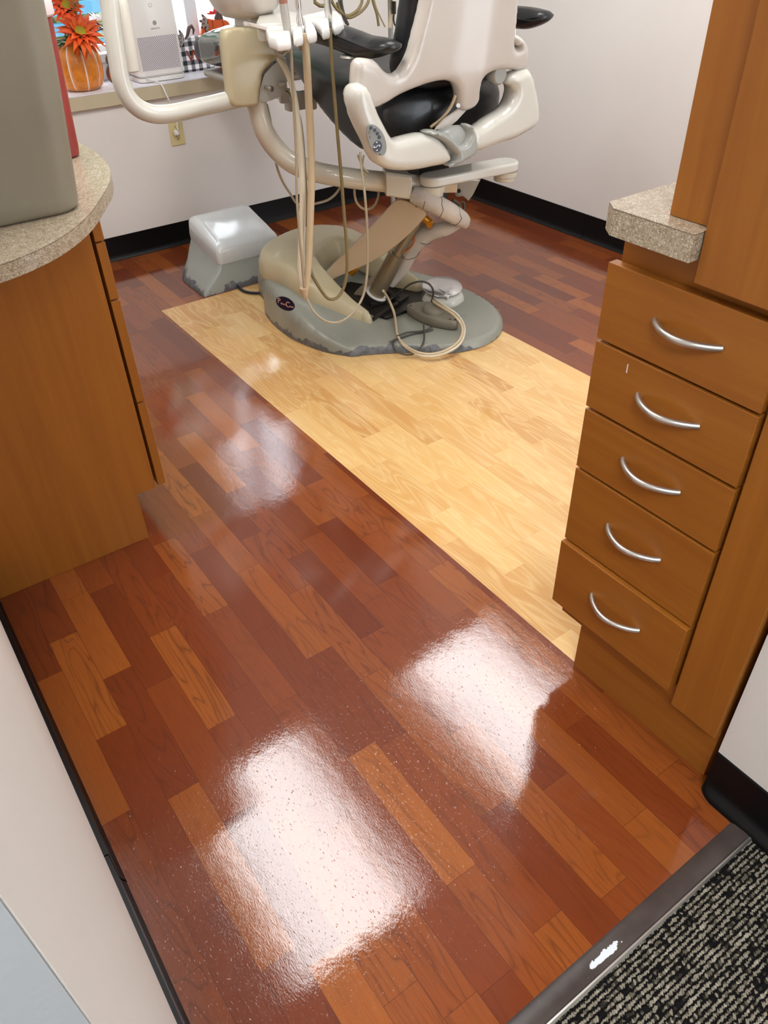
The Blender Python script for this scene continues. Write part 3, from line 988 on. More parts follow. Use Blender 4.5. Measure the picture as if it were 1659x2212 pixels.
def sh_h(x, y):
    t, s = bts((x, y))
    return .246 - .125 * sstep(.0, .46, t) - .05 * max(0, t) - .012 * sstep(.1, .3, abs(s)) - .02 * sstep(-.05, -.3, t)


def sh_lo(x, y):
    t, s = bts((x, y)); return base_h(x, y)


def shroud(outline):
    V, F = pillow(outline, .011, 1, 1, .034, lambda a, b, w: (a, b, w))
    V2 = []
    for (a, b, w) in V:
        hi = sh_h(a, b); t, s = bts((a, b)); lo = max(.036, .158 - .125 * sstep(-.04, .40, t))
        lo = min(lo, hi - .02)
        V2.append(Vector((a, b, lo + (hi - lo) * max(0, w) + min(0, w) * .02)))
    return V2, F


obj('shroud', *shroud(sh), 'cream', ch, angle=80)
# badge on the flank of the base
lg = at(619, 655, 'x', 1.292); nrm = Vector((-.93, -.32, .12)).normalized(); uu = Vector((.35, -.93, -.0)).normalized()
uu = (uu - nrm * uu.dot(nrm)).normalized(); vv = nrm.cross(uu)
if vv.z < 0: vv = -vv
lo_ = lg + nrm * .006
el = [lo_ + uu * (.047 * math.cos(a * math.pi / 20)) + vv * (.026 * math.sin(a * math.pi / 20)) for a in range(40)]
bd = obj('badge', *prism(el, nrm * .002), 'navy', ch)
tx = join(place(text_mesh('P', .030), lo_ + nrm * .0025 + uu * -.031 + vv * .004, uu, vv), place(text_mesh('elton &', .0105), lo_ + nrm * .0025 + uu * -.0075 + vv * -.003, uu, vv),
          place(text_mesh('C', .030), lo_ + nrm * .0025 + uu * .0135 + vv * -.001, uu, vv), place(text_mesh('rane', .0115), lo_ + nrm * .0025 + uu * .032 + vv * -.004, uu, vv))
obj('lettering', *tx, 'rose', bd, smooth=False)

# pit floor frame under the lift
obj('pit_dark_sheet', *prism([Vector((*ts(a, b), .0355)) for a, b in ((.085, -.07), (.08, .05), (.12, .11), (.40, .105), (.43, .04), (.43, -.12), (.36, -.16), (.24, -.14), (.13, -.10))], (0, 0, .012)), 'dark', ch)  # dark sheet added to deepen the shade inside the shroud notch
obj('pit_frame', *join(box(1.66, 1.95, 2.40, 2.72, .036, .05)), 'dark', ch, bevel=.003)
LN = Vector((-.8, -.6, 0)); LP = Vector((1.70, 2.46, .3))
lk = [(861, 428), (884, 431), (925, 456), (909, 480), (882, 508), (835, 546), (794, 569), (760, 584), (725, 600), (705, 612), (694, 600), (712, 578), (740, 550), (787, 503), (830, 458)]
obj('lift_link', *pix_pillow(lk, LP, LN, .012, .02, .02, .006, True, (.6, -.8, 0)), 'tanlink', ch, angle=50)
lk2 = [(905, 478), (935, 470), (925, 500), (890, 545), (850, 590), (800, 640), (768, 655), (762, 640), (800, 600), (860, 540)]
obj('lift_link', *pix_pillow(lk2, LP + Vector((.10, .075, 0)), LN, .014, .015, .02, .006, True, (.6, -.8, 0)), 'tanlink', ch, angle=50)
ca = at_plane(810, 640, LP + Vector((.05, .04, 0)), LN); cb = at_plane(858, 548, LP + Vector((.05, .04, 0)), LN)
cyl_ = obj('lift_cylinder', *cyl(ca, cb, .034), 'olive', ch)
ct_ = at_plane(905, 470, LP + Vector((.05, .04, 0)), LN)
obj('piston_rod', *cyl(cb, ct_, .021), 'olive', ch)
cd = (cb - ca).normalized()
obj('cylinder_collar', *lathe([(.036, -.03), (.046, -.03), (.046, .012), (.0365, .014)], ca, cd), 'dark', ch)
obj('collar_rim', *lathe([(.0365, .012), (.0475, .012), (.0475, .016), (.0365, .016)], ca, cd), 'white2', ch)
for q, (a, b) in enumerate((((906, 462), (930, 482)), ((757, 590), (770, 575)))):
    c1 = at_plane(*a, LP + Vector((.03, .02, 0)), LN); c2 = at_plane(*b, LP + Vector((.03, .02, 0)), LN)
    obj('fitting', *join(cyl(c1, c1 + (c2 - c1) * 1.0, .016), cyl(c2 - LN * .01, c2 + LN * .02, .012)), 'brass', ch)
# ribs and brackets in the pit
for (a, b, w) in (((770, 660), (800, 690), .012), ((836, 628), (862, 655), .010), ((800, 660), (860, 640), .010), ((805, 690), (880, 640), .008)):
    obj('bracket', *tube([at(*a, 'z', .06), at(*b, 'z', .06)], w, 6), 'dark', ch)
obj('spring_guard', *tube([at_plane(855, 556, LP + Vector((.08, .05, 0)), LN), at_plane(880, 551, LP + Vector((.10, .05, 0)), LN), at_plane(905, 533, LP + Vector((.11, .05, 0)), LN)], [.010, .008, .007]), 'dark', ch)
obj('wire', *tube([at_plane(858, 552, LP + Vector((.05, .01, 0)), LN), at_plane(880, 540, LP + Vector((.07, .01, 0)), LN), at_plane(893, 525, LP + Vector((.07, .01, 0)), LN), at_plane(895, 510, LP + Vector((.07, .01, 0)), LN)], .0035), 'orangew', ch)
# hose sleeve that comes out under the seat, drops and runs back down behind the cylinder
A1 = [at(892, 418, 'y', 2.34), at(915, 428, 'y', 2.31), at(950, 446, 'y', 2.28), at(985, 466, 'y', 2.26), at(1002, 478, 'y', 2.26), at(1006, 490, 'y', 2.27)]
obj('hose_sleeve', *tube(A1, [.030, .036, .034, .032, .026, .008], 20), 'kettle', ch)
A2 = [at(1000, 480, 'y', 2.30), at(968, 492, 'y', 2.33), at(930, 502, 'y', 2.38), at(893, 530, 'y', 2.44), at(868, 575, 'y', 2.50), at(842, 612, 'y', 2.54)]
obj('hose_sleeve', *tube(A2, [.012, .026, .030, .034, .032, .024], 20), 'kettle', ch)
def lace(P_, R_, name='lacing'):
    """thin cord wound round a sleeve and crossing from turn to turn"""
    out = []
    for k in range(len(P_) - 1):
        a, b = P_[k], P_[k + 1]; t = (b - a).normalized(); x_ = t.cross(Vector((0, 0, 1))).normalized(); y_ = t.cross(x_)
        for q_ in range(16):
            f = q_ / 16; rr = (R_[k] * (1 - f) + R_[k + 1] * f) * 1.03; w_ = 2 * math.pi * f
            out.append(a.lerp(b, f) + x_ * (rr * math.cos(w_)) + y_ * (rr * math.sin(w_)))
    obj(name, *tube(out, .0010, 6, .006), 'dark', ch)


lace(A1[1:5], [.036, .034, .032, .026]); lace(A2[1:5], [.026, .030, .034, .032])

# underside bracket with its hole, and the beam behind it
br = [(978, 400), (1035, 392), (1050, 400), (1040, 425), (1020, 440), (1003, 428), (985, 425)]
obj('bracket_plate', *pix_pillow([(972, 388), (1038, 388), (1022, 420), (1012, 434), (1000, 424), (985, 425)], (2.15, 2.5, .45), (-.6, -.8, 0), .012, .004, .004, .003, False), 'metalg', ch)
hp = at_plane(991, 411, (2.15, 2.5, .45), Vector((-.6, -.8, 0)))
obj('bolt_hole', *cyl(hp + Vector((-.003, -.004, 0)) * 1.6, hp + Vector((-.0034, -.0045, 0)) * 2, .008), 'dark', ch)
obj('support_beam', *pix_pillow([(1012, 380), (1036, 380), (1018, 410), (1005, 427), (992, 420)], (2.2, 2.62, .45), (-.6, -.8, 0), .012, .012, .03, .004, False), 'shell', ch)
obj('seat_carriage', *box(1.80, 2.06, 2.36, 2.72, .592, .665), 'dark', ch, bevel=.01)
obj('lift_head', *box(1.84, 1.98, 2.40, 2.56, .44, .59), 'dark', ch, bevel=.008)
for a in ([(978, 432), (990, 440), (995, 455), (990, 468)], [(1000, 436), (1003, 448), (996, 462)]):
    obj('cable', *tube([at(*p, 'y', 2.45) for p in a], .006), 'hosed', ch)

# seat: thick at the hips, thinning to the toe; side profile swept across the width
prof = [(2.185, .80), (2.20, .725), (2.27, .680), (2.36, .668), (2.47, .695), (2.60, .748), (2.75, .812), (2.95, .845), (3.2, .85), (3.42, .835), (3.43, .93), (3.2, .955), (2.95, .965), (2.72, .962), (2.5, .935), (2.33, .925), (2.23, .90), (2.19, .86)]
XC = 1.80


def seatwarp(a, b, w, hw=.262):
    y, z = a, b
    k = 1 - .30 * sstep(2.5, 3.3, y)
    zz = z
    if abs(w) > hw * .5 and z > .85 and y < 3: zz += .012 * sstep(.5, 1, abs(w) / hw)
    return Vector((XC + w * k, y, zz))


def slab_profile(prof, hw, R, step, fn):
    """profile (y,z) given width: rounded on both flanks"""
    V, F = pillow(prof, step, hw, hw, R, lambda a, b, w: (a, b, w))
    return [fn(a, b, w) for a, b, w in V], F


seat = obj('seat_cushion', *slab_profile(prof, .262, .06, .018, seatwarp), 'vinyl', ch, angle=85)
# toe board with its clear cover, pale tray below
XT = 1.79
toe = [(3.36, .838), (3.5, .80), (3.62, .786), (3.70, .80), (3.735, .85), (3.715, .915), (3.62, .945), (3.45, .955), (3.36, .945)]
obj('toe_rest', *slab_profile(toe, .215, .05, .014, lambda a, b, w: Vector((XT + w, a, b))), 'vinyl', ch, angle=85)
tc_ = [(3.38, .832), (3.5, .797), (3.60, .784), (3.655, .79), (3.67, .86), (3.655, .935), (3.57, .95), (3.45, .958), (3.37, .95)]
obj('clear_cover', *slab_profile(tc_, .22, .05, .014, lambda a, b, w: Vector((XT + w, a, b + .002))), 'plast', ch, angle=85)
obj('toe_tray', *box(XT - .19, XT + .19, 3.30, 3.69, .755, .784), 'metalg', ch, bevel=.012)
for x_ in (XC - .22, XC + .19): obj('leg_rail', *box(x_, x_ + .03, 2.72, 3.34, .765, .81), 'shell', ch, bevel=.008)

# back shell and cushion, leaning towards the door
SP = Vector((1.85, 2.13, .85)); SN = Vector((0, -1, -.16)).normalized()
shell = [(912, -10), (905, 25), (896, 60), (888, 92), (880, 118), (870, 138), (861, 152), (850, 159), (838, 158), (826, 150), (814, 136), (804, 128), (792, 126), (778, 125), (766, 127), (762, 140), (760, 160), (759, 185), (763, 208), (780, 230), (805, 231), (830, 220),
         (858, 203), (885, 191), (915, 180), (945, 173), (965, 174), (978, 184), (984, 205), (985, 226), (991, 237), (1003, 236), (1017, 228), (1026, 212), (1026, 192), (1030, 168), (1040, 156), (1060, 149), (1090, 148), (1112, 152), (1126, 152), (1132, 143), (1135, 122),
         (1136, 104), (1131, 90), (1120, 78), (1112, 74), (1106, 84), (1110, 96), (1118, 100), (1108, 104), (1103, 92), (1104, 70), (1107, 40), (1109, 0), (1113, -80), (1114, -180), (1100, -250), (1060, -290), (1000, -300), (960, -280), (935, -220), (925, -130), (918, -60)]


def shellwarp(p, a, b, w):
    # the back bellies out and carries a soft spine
    return p + Vector((0, -.02 * math.exp(-((a - .02) / .10) ** 2) * (1 if w > 0 else 0) * sstep(-.1, .1, b), 0))


obj('back_shell', *pix_pillow(shell, SP, SN, .0105, .024, .030, .020, True, (1, 0, 0), shellwarp), 'shell', ch, angle=85)
bcu = [(874, -60), (869, 0), (864, 35), (858, 75), (852, 110), (847, 138), (851, 165), (880, 185), (950, 190), (1040, 165), (1085, 130), (1092, 60), (1096, -60), (1094, -180), (1060, -250), (980, -260), (915, -220), (885, -150)]
obj('back_cushion', *pix_pillow(bcu, SP + Vector((0, .10, .01)), SN, .016, .05, .05, .05, True), 'vinyl', ch, angle=85)

# seat yoke: a thick curved band in three pieces
YP = Vector((1.85, 2.10, .8)); YN = Vector((.05, -1, 0)).normalized()
yl = [(752, 206), (755, 190), (762, 181), (772, 178), (783, 183), (792, 195), (800, 215), (810, 242), (820, 262), (829, 279), (837, 292), (846, 299), (862, 296), (885, 290), (910, 286), (932, 291), (950, 306), (963, 325), (968, 342), (955, 352), (925, 359), (888, 366), (848, 367), (822, 360), (806, 348), (797, 332), (787, 308), (772, 278), (758, 240)]
ylw = obj('seat_yoke', *pix_pillow(yl, YP, YN, .010, .034, .05, .026, True), 'white', ch, angle=85)
yr = [(1008, 281), (1030, 270), (1055, 252), (1078, 238), (1093, 224), (1101, 208), (1103, 195), (1096, 184), (1088, 178), (1095, 162), (1115, 150), (1132, 146), (1141, 158), (1147, 178), (1152, 202), (1156, 232), (1155, 260), (1146, 274), (1128, 286), (1100, 300), (1060, 313), (1022, 326), (1008, 322)]
obj('seat_yoke', *pix_pillow(yr, YP, YN, .010, .034, .05, .026, True), 'white', ch, angle=85)
cl = [(912, 285), (922, 279), (942, 281), (958, 289), (971, 299), (983, 311), (993, 309), (1000, 298), (1004, 284), (1000, 268), (1010, 267), (1017, 280), (1020, 298), (1021, 318), (1015, 333), (995, 346), (974, 357), (960, 357), (959, 349), (966, 351), (974, 345), (976, 333), (966, 319), (948, 303), (928, 293)]
obj('yoke_clamp', *pix_pillow(cl, YP + Vector((0, -.010, 0)), YN, .008, .034, .03, .012, True), 'greyc', ch, angle=85)
cl2 = [(950, 285), (1000, 272), (1008, 300), (1000, 330), (975, 345), (955, 320)]
obj('yoke_sleeve', *pix_pillow(cl2, YP + Vector((0, .01, 0)), YN, .012, .03, .04, .03, True), 'greyc', ch, angle=85)
# knuckle at the right end of the yoke, hinge pad at the left
kp = at_plane(1077, 160, YP + Vector((0, .0, 0)), YN)
obj('hinge_knuckle', *lathe([(.0, -.02), (.026, -.02), (.031, -.014), (.031, .014), (.026, .02), (0, .02)], kp + Vector((0, .01, 0)), YN, 28), 'greyc', ch)
# centre link from the shell lug down to the seat
lk3 = [(992, 232), (1016, 228), (985, 262), (960, 282), (938, 280), (960, 256)]
obj('centre_link', *pix_pillow(lk3, (1.9, 2.13, .75), (0, -1, 0), .01, .006, .010, .004, False), 'shell', ch)
obj('hinge_pin', *cyl(at(990, 228, 'y', 2.088), at(990, 228, 'y', 2.082), .0065), 'steel', ch)
obj('tube', *tube([at(984, 205, 'y', 2.12), at(975, 228, 'y', 2.13), at(955, 255, 'y', 2.15), at(930, 275, 'y', 2.16)], .005), 'hosec', ch)
# keypad on the left pad of the yoke
kc = at_plane(814, 303, YP, YN) ; ku, kf = plane_fn(YP + YN * .0355, (1, 0, 0), YN)
kel = []
c0 = ku(813, 303); e1 = ku(822, 336); e2 = ku(826, 300)
ax1 = Vector((ku(826, 336)[0] - c0[0], ku(826, 336)[1] - c0[1])); ax2 = Vector((ku(831, 296)[0] - c0[0], ku(831, 296)[1] - c0[1]))
for i in range(40):
    w_ = 2 * math.pi * i / 40; p = Vector(c0) + ax1 * math.cos(w_) * .98 + ax2 * math.sin(w_) * .92
    kel.append(kf(p.x, p.y, 0))
kp_ = obj('keypad', *prism(kel, YN * .003), 'keyp', ch)


def disc(px, r, mat, name, h=.0045, par=None):
    a, b = ku(*px); c = kf(a, b, .0025)
    return obj(name, *cyl(c, c + YN * (h - .0025), r, 20), mat, par)


for px in ((800, 276), (808, 281), (814, 288), (818, 296)): disc(px, .0052, 'navy', 'button', .005, kp_)
disc((797, 285), .0050, 'grime', 'button', .0045, kp_); disc((798, 296), .0035, 'grime', 'button', .0045, kp_)
bigb = disc((814, 316), .0158, 'navy', 'button', .0048, kp_); disc((819, 333), .0022, 'dark', 'button', .0042, kp_)
ku2, kf2 = plane_fn(YP + YN * .0405, (1, 0, 0), YN); a0, b0 = ku2(814, 316)
mk = []
for dx, dy in ((1, 0), (-1, 0), (0, 1), (0, -1)):
    q = [(a0 + dx * .0135, b0 + dy * .0135), (a0 + dx * .0095 + dy * .004, b0 + dy * .0095 + dx * .004), (a0 + dx * .0095 - dy * .004, b0 + dy * .0095 - dx * .004)]
    mk.append(prism([kf2(*p, .0002) for p in q], YN * .0004))
sw = [kf2(a0 - .008 + i * .0016, b0 + .0022 * math.sin((i - 5) * .55), .0004) for i in range(11)]
mk.append(tube(sw, .0008, 6, .004, False))
obj('symbol', *join(*mk), 'white2', kp_, smooth=False)
q = at_plane(1150, 230, YP, YN)
obj('switch', *lathe([(.012, -.004), (.014, .003), (.010, .006)], q + Vector((-.003, 0, 0)), (1, -.25, 0), 20), 'dark', ch)

# armrests: padded wedges with a piped seam
def armrest(P_, x, hw, seam):
    pts_ = [at(a, b, 'x', x) for a, b in P_]
    V_, F_ = pillow([(q_.y, q_.z) for q_ in pts_], .010, hw, hw, .034, lambda a, b, w: Vector((x + w, a, b)))
    o_ = obj('armrest', V_, F_, 'vinyl', ch, angle=85)
    obj('piping', *tube([at(a, b, 'x', x - hw * .97) for a, b in seam], .0022, 8), 'vinyl', o_)
    return pts_


AL = armrest([(853, 103), (850, 92), (838, 84), (820, 79), (796, 76), (764, 64), (735, 54), (700, 47), (665, 42), (640, 46), (636, 60), (650, 78), (680, 90), (712, 99), (742, 110), (768, 120), (790, 127), (815, 125), (838, 118), (850, 112)], 1.49, .052,
             [(838, 99), (822, 106), (800, 106), (775, 97), (745, 85), (715, 72), (690, 62)])
AR = armrest([(1187, 36), (1181, 25), (1165, 19), (1140, 14), (1110, 12), (1085, 12), (1076, 30), (1085, 54), (1110, 61), (1138, 63), (1162, 57), (1180, 46)], 2.20, .052, [(1172, 42), (1150, 45), (1125, 42), (1100, 38)])
AL = [at(790, 118, 'x', 1.49)] * 5; AR = [at(1112, 55, 'x', 2.2)] * 5
for AP, h in ((AL[3] + Vector((.0, .0, .03)), .09), (AR[4] + Vector((0, .0, .03)), .08)):
    obj('armrest_post', *cyl(AP + Vector((0, 0, -.03)), AP + Vector((0.0, 0, -h)), .009), 'steel', ch)
pp = at(760, 122, 'y', 2.2)
obj('arm_pad_plate', *lathe([(.03, 0), (.034, .003), (.03, .008)], AL[4] + Vector((-.02, .05, -.012)), (0, 0, 1)), 'metalg', ch)
# flat swing arm under the seat with two pivots
def arm_out(z):
    a = at(934, 377, 'z', z); b = at(1092, 347, 'z', z); d = (b - a).normalized(); n = Vector((-d.y, d.x, 0)); ra, rb = .046, .050; out = []
    for i in range(13):
        w_ = math.pi / 2 + math.pi * i / 12; out.append(a + d * (math.cos(w_) * ra) + n * (math.sin(w_) * ra))
    for i in range(13):
        w_ = -math.pi / 2 + math.pi * i / 12; out.append(b + d * (math.cos(w_) * rb) + n * (math.sin(w_) * rb))
    return out, a, b


oo, aa, ab = arm_out(.585)
obj('swing_arm', *prism([p - Vector((0, 0, .034)) for p in oo], (0, 0, .034)), 'white', ch, bevel=.008, seg=4)
obj('pivot_cap', *lathe([(.035, -.07), (.040, -.068), (.0405, -.056), (.046, -.052), (.047, -.035), (.044, -.0345)], ab), 'cream2', ch)
obj('pivot_cap', *lathe([(.036, -.075), (.041, -.072), (.042, -.058), (.047, -.056), (.048, -.035), (.044, -.0345)], aa), 'cream2', ch)

# ------------------------------------------------------------------ delivery unit on its post
du = thing('delivery_unit', 'cream dental delivery unit on a curved cream tube post, left of the chair', 'dental unit', (1.3, 2.65, .5))
TP = [at(905, 400, 'y', 2.36), at(870, 396, 'y', 2.38), at(800, 390, 'y', 2.43), at(720, 379, 'y', 2.50), at(665, 366, 'y', 2.56), at(625, 348, 'y', 2.60), at(592, 316, 'y', 2.63), at(568, 276, 'y', 2.64), at(556, 235, 'y', 2.65), at(552, 200, 'y', 2.65)]
obj('post', *tube(TP, .035, 28), 'cream2', du)
pb_ = [at(842, 384, 'z', .565), at(875, 374, 'z', .565), at(935, 380, 'z', .565), at(960, 405, 'z', .565)]
e0 = at(830, 392, 'y', 2.40); e1 = at(885, 400, 'y', 2.36)
ed = (e1 - e0).normalized()
obj('post_end_block', *loft([[e0 + Vector((0, 0, 1)) * (.042 * c) + Vector((ed.y, -ed.x, 0)) * (.042 * s) + ed * k for c, s in ((1, .8), (.8, 1), (-.8, 1), (-1, .8), (-1, -.8), (-.8, -1), (.8, -1), (1, -.8))] for k in (0, (e1 - e0).length)]), 'cream2', du, bevel=.003)
obj('post_bracket', *prism([p for p in (at(846, 385, 'z', .5505), at(872, 374, 'z', .5505), at(985, 378, 'z', .5505), at(988, 398, 'z', .5505), at(905, 401, 'z', .5505), at(848, 394, 'z', .5505))], (0, 0, -.03)), 'tanlink', du, bevel=.004)
UA = [at(-40 + 262, -60, 'y', 2.65), at(236, 0, 'y', 2.65), at(243, 60, 'y', 2.65), at(252, 120, 'y', 2.65), at(262, 175, 'y', 2.65), at(275, 208, 'y', 2.65), at(298, 233, 'y', 2.65), at(330, 246, 'y', 2.65), at(370, 245, 'y', 2.65), at(430, 232, 'y', 2.65), at(500, 216, 'y', 2.65), at(530, 209, 'y', 2.65)]
obj('support_arm', *tube(UA, .0275, 28), 'white', du)
YU = 2.615
cv = [(481, 78), (484, 66), (496, 60), (540, 58), (580, 62), (600, 72), (627, 84), (627, 112), (608, 118), (592, 128), (578, 142), (566, 157), (560, 190), (555, 226), (550, 229), (503, 229), (498, 222), (492, 180), (486, 130)]
V, F = pix_pillow(cv, (1.3, YU, .95), (0, -1, 0), .009, .012, .045, .007, True)
obj('unit_cover', V, F, 'cream', du, angle=60)
mb = [(566, 158), (584, 138), (604, 124), (618, 124), (619, 150), (616, 195), (612, 206), (585, 217), (553, 226), (556, 190)]
mt = obj('connector_plate', *pix_pillow(mb, (1.3, YU + .012, .95), (0, -1, 0), .012, .012, .07, .004, False), 'metalg', du, angle=50)
q = at(572, 188, 'y', YU); obj('knob', *lathe([(.004, 0), (.006, .002), (.006, .02), (.009, .022), (.009, .032), (.004, .033)], q + Vector((0, .0, 0)), (.3, -.9, -.1)), 'steel', mt)
q = at(606, 181, 'y', YU); obj('lever', *box(q.x - .012, q.x + .014, q.y - .014, q.y + .01, q.z - .006, q.z + .006), 'metalg', mt, bevel=.003)
for p in ((565, 162), (592, 135)):
    q = at(*p, 'y', YU + .008); obj('hole', *cyl(q + Vector((0, -.002, 0)), q + Vector((0, -.003, 0)), .004), 'dark', mt)
# lower front bracket of the chair side
q = at(628, 205, 'y', 2.72)
obj('side_bracket', *join(box(q.x - .02, q.x + .07, 2.70, 2.74, q.z - .05, q.z + .005), box(q.x - .05, q.x - .02, 2.70, 2.72, q.z - .02, q.z + .06)), 'metalg', du, bevel=.004)
# neck and bowl above the cover
bp = at(540, 60, 'y', 2.67)
obj('neck', *lathe([(.055, -.01), (.055, .006), (.048, .01), (.046, .03), (.052, .034)], bp), 'shell', du)
obj('bowl_housing', *lathe([(.05, .030), (.075, .036), (.10, .055), (.125, .10), (.140, .17), (.146, .25), (.14, .26), (.12, .262)], bp + Vector((-.005, 0, 0)), n=48), 'shell', du)
# holder arm and the notched instrument holder
HZ = 1.085
hb = [at(p[0], p[1], 'z', HZ + .006) for p in ((557, 38), (566, 26), (590, 20), (618, 22), (650, 30), (652, 46), (622, 52), (590, 50), (560, 52))]
obj('holder_block', *prism([p - Vector((0, 0, .045)) for p in smooth_path(hb, .01, True)], (0, 0, .045)), 'white', du, bevel=.008, seg=4)
obj('holder_arm', *pix_pillow([(528, 46), (575, 56), (590, 62), (590, 74), (560, 64), (528, 56)], (1.2, 2.40, 1.08), (0, -1, 0), .01, .02, .03, .004, False), 'shell', du)
# instrument holder: body with three open slots
back = [(575, 47), (606, 43), (640, 33), (675, 32), (700, 24), (722, 22), (737, 28), (744, 44)]
front = [(744, 52), (738, 50), (722, 53), (716, 58), (711, 62), (706, 44), (699, 40), (692, 44), (701, 66), (690, 68), (683, 70), (681, 62), (676, 52), (669, 54), (667, 62), (671, 73), (665, 76), (661, 77), (655, 62), (647, 58), (641, 64), (644, 83), (632, 86), (626, 68), (618, 66), (616, 74), (620, 84), (600, 92), (584, 84), (573, 66)]
hz = HZ
hp_ = [at(p[0], p[1], 'z', hz) for p in [(573, 62), (576, 53), (586, 48), (614, 43), (641, 38), (660, 31), (676, 28), (699, 22), (714, 20), (730, 25), (739, 34), (743, 47), (721, 52), (717, 49), (715, 38), (710, 38), (711, 48), (712, 56), (695, 60), (688, 50), (680, 42), (674, 40), (672, 44), (679, 52), (684, 64), (663, 68), (659, 60), (656, 43), (652, 43), (653, 58), (654, 70), (633, 75), (630, 62), (626, 60), (627, 70), (628, 79), (597, 83), (578, 76)]]
V, F = pillow([(q_.x, q_.y) for q_ in hp_], .004, .016, .016, .0045, lambda a, b, w: Vector((a, b, hz - .016 + w)), False)
obj('instrument_holder', V, F, 'white2', du, angle=85)
rp = at(607, 96, 'y', 2.45)
obj('cable_ring', *tube([rp + Vector((-.028, 0, .02)), rp + Vector((-.02, 0, -.015)), rp + Vector((0, 0, -.03)), rp + Vector((.02, 0, -.02)), rp + Vector((.024, 0, .0))], .006), 'metalg', du)
# tubing under the unit
YH = 2.27
hoses = [
    ('hosew', .0095, [(603, 128, 2.58), (613, 142, 2.5), (626, 170, 2.42), (634, 200, 2.38), (641, 240, 2.36), (647, 290, 2.34), (651, 350, 2.33), (653, 430, 2.31), (650, 520, 2.29), (648, 590, 2.28), (652, 625, 2.28), (657, 636, 2.28)]),
    ('hosec', .0115, [(659, 72, 2.27), (663, 140, 2.27), (667, 220, 2.27), (671, 300, 2.27), (673, 380, 2.27), (671, 460, 2.27), (668, 540, 2.27), (664, 600, 2.27), (659, 634, 2.27)]),
    ('hosew', .0085, [(659, 638, 2.29), (655, 600, 2.30), (653, 540, 2.31), (655, 460, 2.33), (654, 380, 2.36), (650, 300, 2.4), (640, 230, 2.45), (630, 180, 2.5)]),
    ('hoseo', .0055, [(713, 62, 2.27), (716, 120, 2.27), (722, 200, 2.27), (730, 300, 2.27), (737, 380, 2.27), (744, 470, 2.27), (749, 540, 2.27), (749, 590, 2.27), (741, 625, 2.27), (727, 644, 2.27), (710, 646, 2.27), (697, 632, 2.28), (683, 610, 2.29), (672, 588, 2.3), (668, 540, 2.32), (660, 400, 2.40), (648, 260, 2.5), (628, 205, 2.6), (612, 190, 2.66)]),
    ('hoseg', .0042, [(627, 80, 2.25), (630, 130, 2.25), (632, 180, 2.25), (636, 260, 2.25), (640, 340, 2.25), (641, 420, 2.25), (645, 480, 2.25), (652, 560, 2.25), (657, 620, 2.26), (660, 636, 2.27), (668, 655, 2.2), (680, 676, 2.15), (700, 692, 2.13), (722, 697, 2.12), (745, 690, 2.13), (768, 668, 2.14), (784, 640, 2.15), (792, 600, 2.15), (794, 550, 2.15), (792, 470, 2.15), (787, 410, 2.16), (782, 370, 2.2), (778, 330, 2.25)]),
    ('hoseg', .0045, [(576, 226, 2.66), (586, 270, 2.68), (592, 320, 2.7), (598, 360, 2.7), (612, 395, 2.7), (628, 420, 2.68), (642, 440, 2.64), (662, 442, 2.6), (690, 438, 2.6), (715, 428, 2.6), (733, 408, 2.6), (738, 385, 2.62)]),
    ('hoseg', .0045, [(766, 392, 2.5), (766, 420, 2.5), (772, 440, 2.5), (788, 452, 2.5), (805, 448, 2.5), (816, 430, 2.5), (819, 402, 2.5)]),
    ('hoseg', .0035, [(773, 335, 2.3), (779, 350, 2.3), (786, 365, 2.3), (795, 372, 2.3)]),
    ('hoseg', .0035, [(786, 335, 2.3), (783, 352, 2.3), (782, 368, 2.3), (792, 380, 2.3)]),
]
for m_, r_, P_ in hoses:
    obj('tubing', *tube([at(a, b, 'y', c) for a, b, c in P_], r_, 12), m_, du)
obj('tubing_wrap', *tube([at(657, 622, 'y', 2.26), at(659, 645, 'y', 2.26)], [.016, .008], 12), 'hosec', du)

# instruments parked in the holder (each with its grip and collar)
def instrument(name, lab, px, lean, parts, grp='instruments in the white holder'):
    p = at(*px, 'z', HZ - .01); t = thing(name, lab, 'dental instrument', p, grp)
    ax = (Vector((0, 0, 1)) + Vector(lean)).normalized()
    for nm, prof, mat in parts: obj(nm, *lathe(prof, p, ax, 20), mat, t)
    return t


instrument('air_syringe', 'slim steel instrument with a copper-coloured upper end in the leftmost holder slot', (622, 74), (-.06, .02, 0),
           [('grip', [(.006, -.045), (.009, -.02), (.011, .0), (.0125, .04), (.012, .075)], 'metalg'), ('upper_end', [(.0122, .075), (.0122, .12), (.009, .17), (.004, .19)], plain('copper_coloured_grip', srgb(150, 100, 84), .4))])
instrument('handpiece', 'chrome handpiece standing in the middle slot above the thick cream tube', (650, 66), (-.03, .02, 0),
           [('collar', [(.012, -.05), (.013, -.045), (.013, -.02), (.011, -.018)], 'metalg'), ('body', [(.010, -.018), (.012, .01), (.010, .03), (.006, .045), (.009, .06), (.008, .12), (.004, .16)], 'chrome')])
instrument('suction_handpiece', 'steel valve instrument in the right slot above the olive tube', (711, 46), (-.02, .02, 0),
           [('collar', [(.006, -.05), (.008, -.045), (.008, -.01), (.006, -.008)], 'metalg'), ('body', [(.007, -.008), (.011, .015), (.013, .03), (.010, .045), (.013, .06), (.012, .15)], 'steel')])

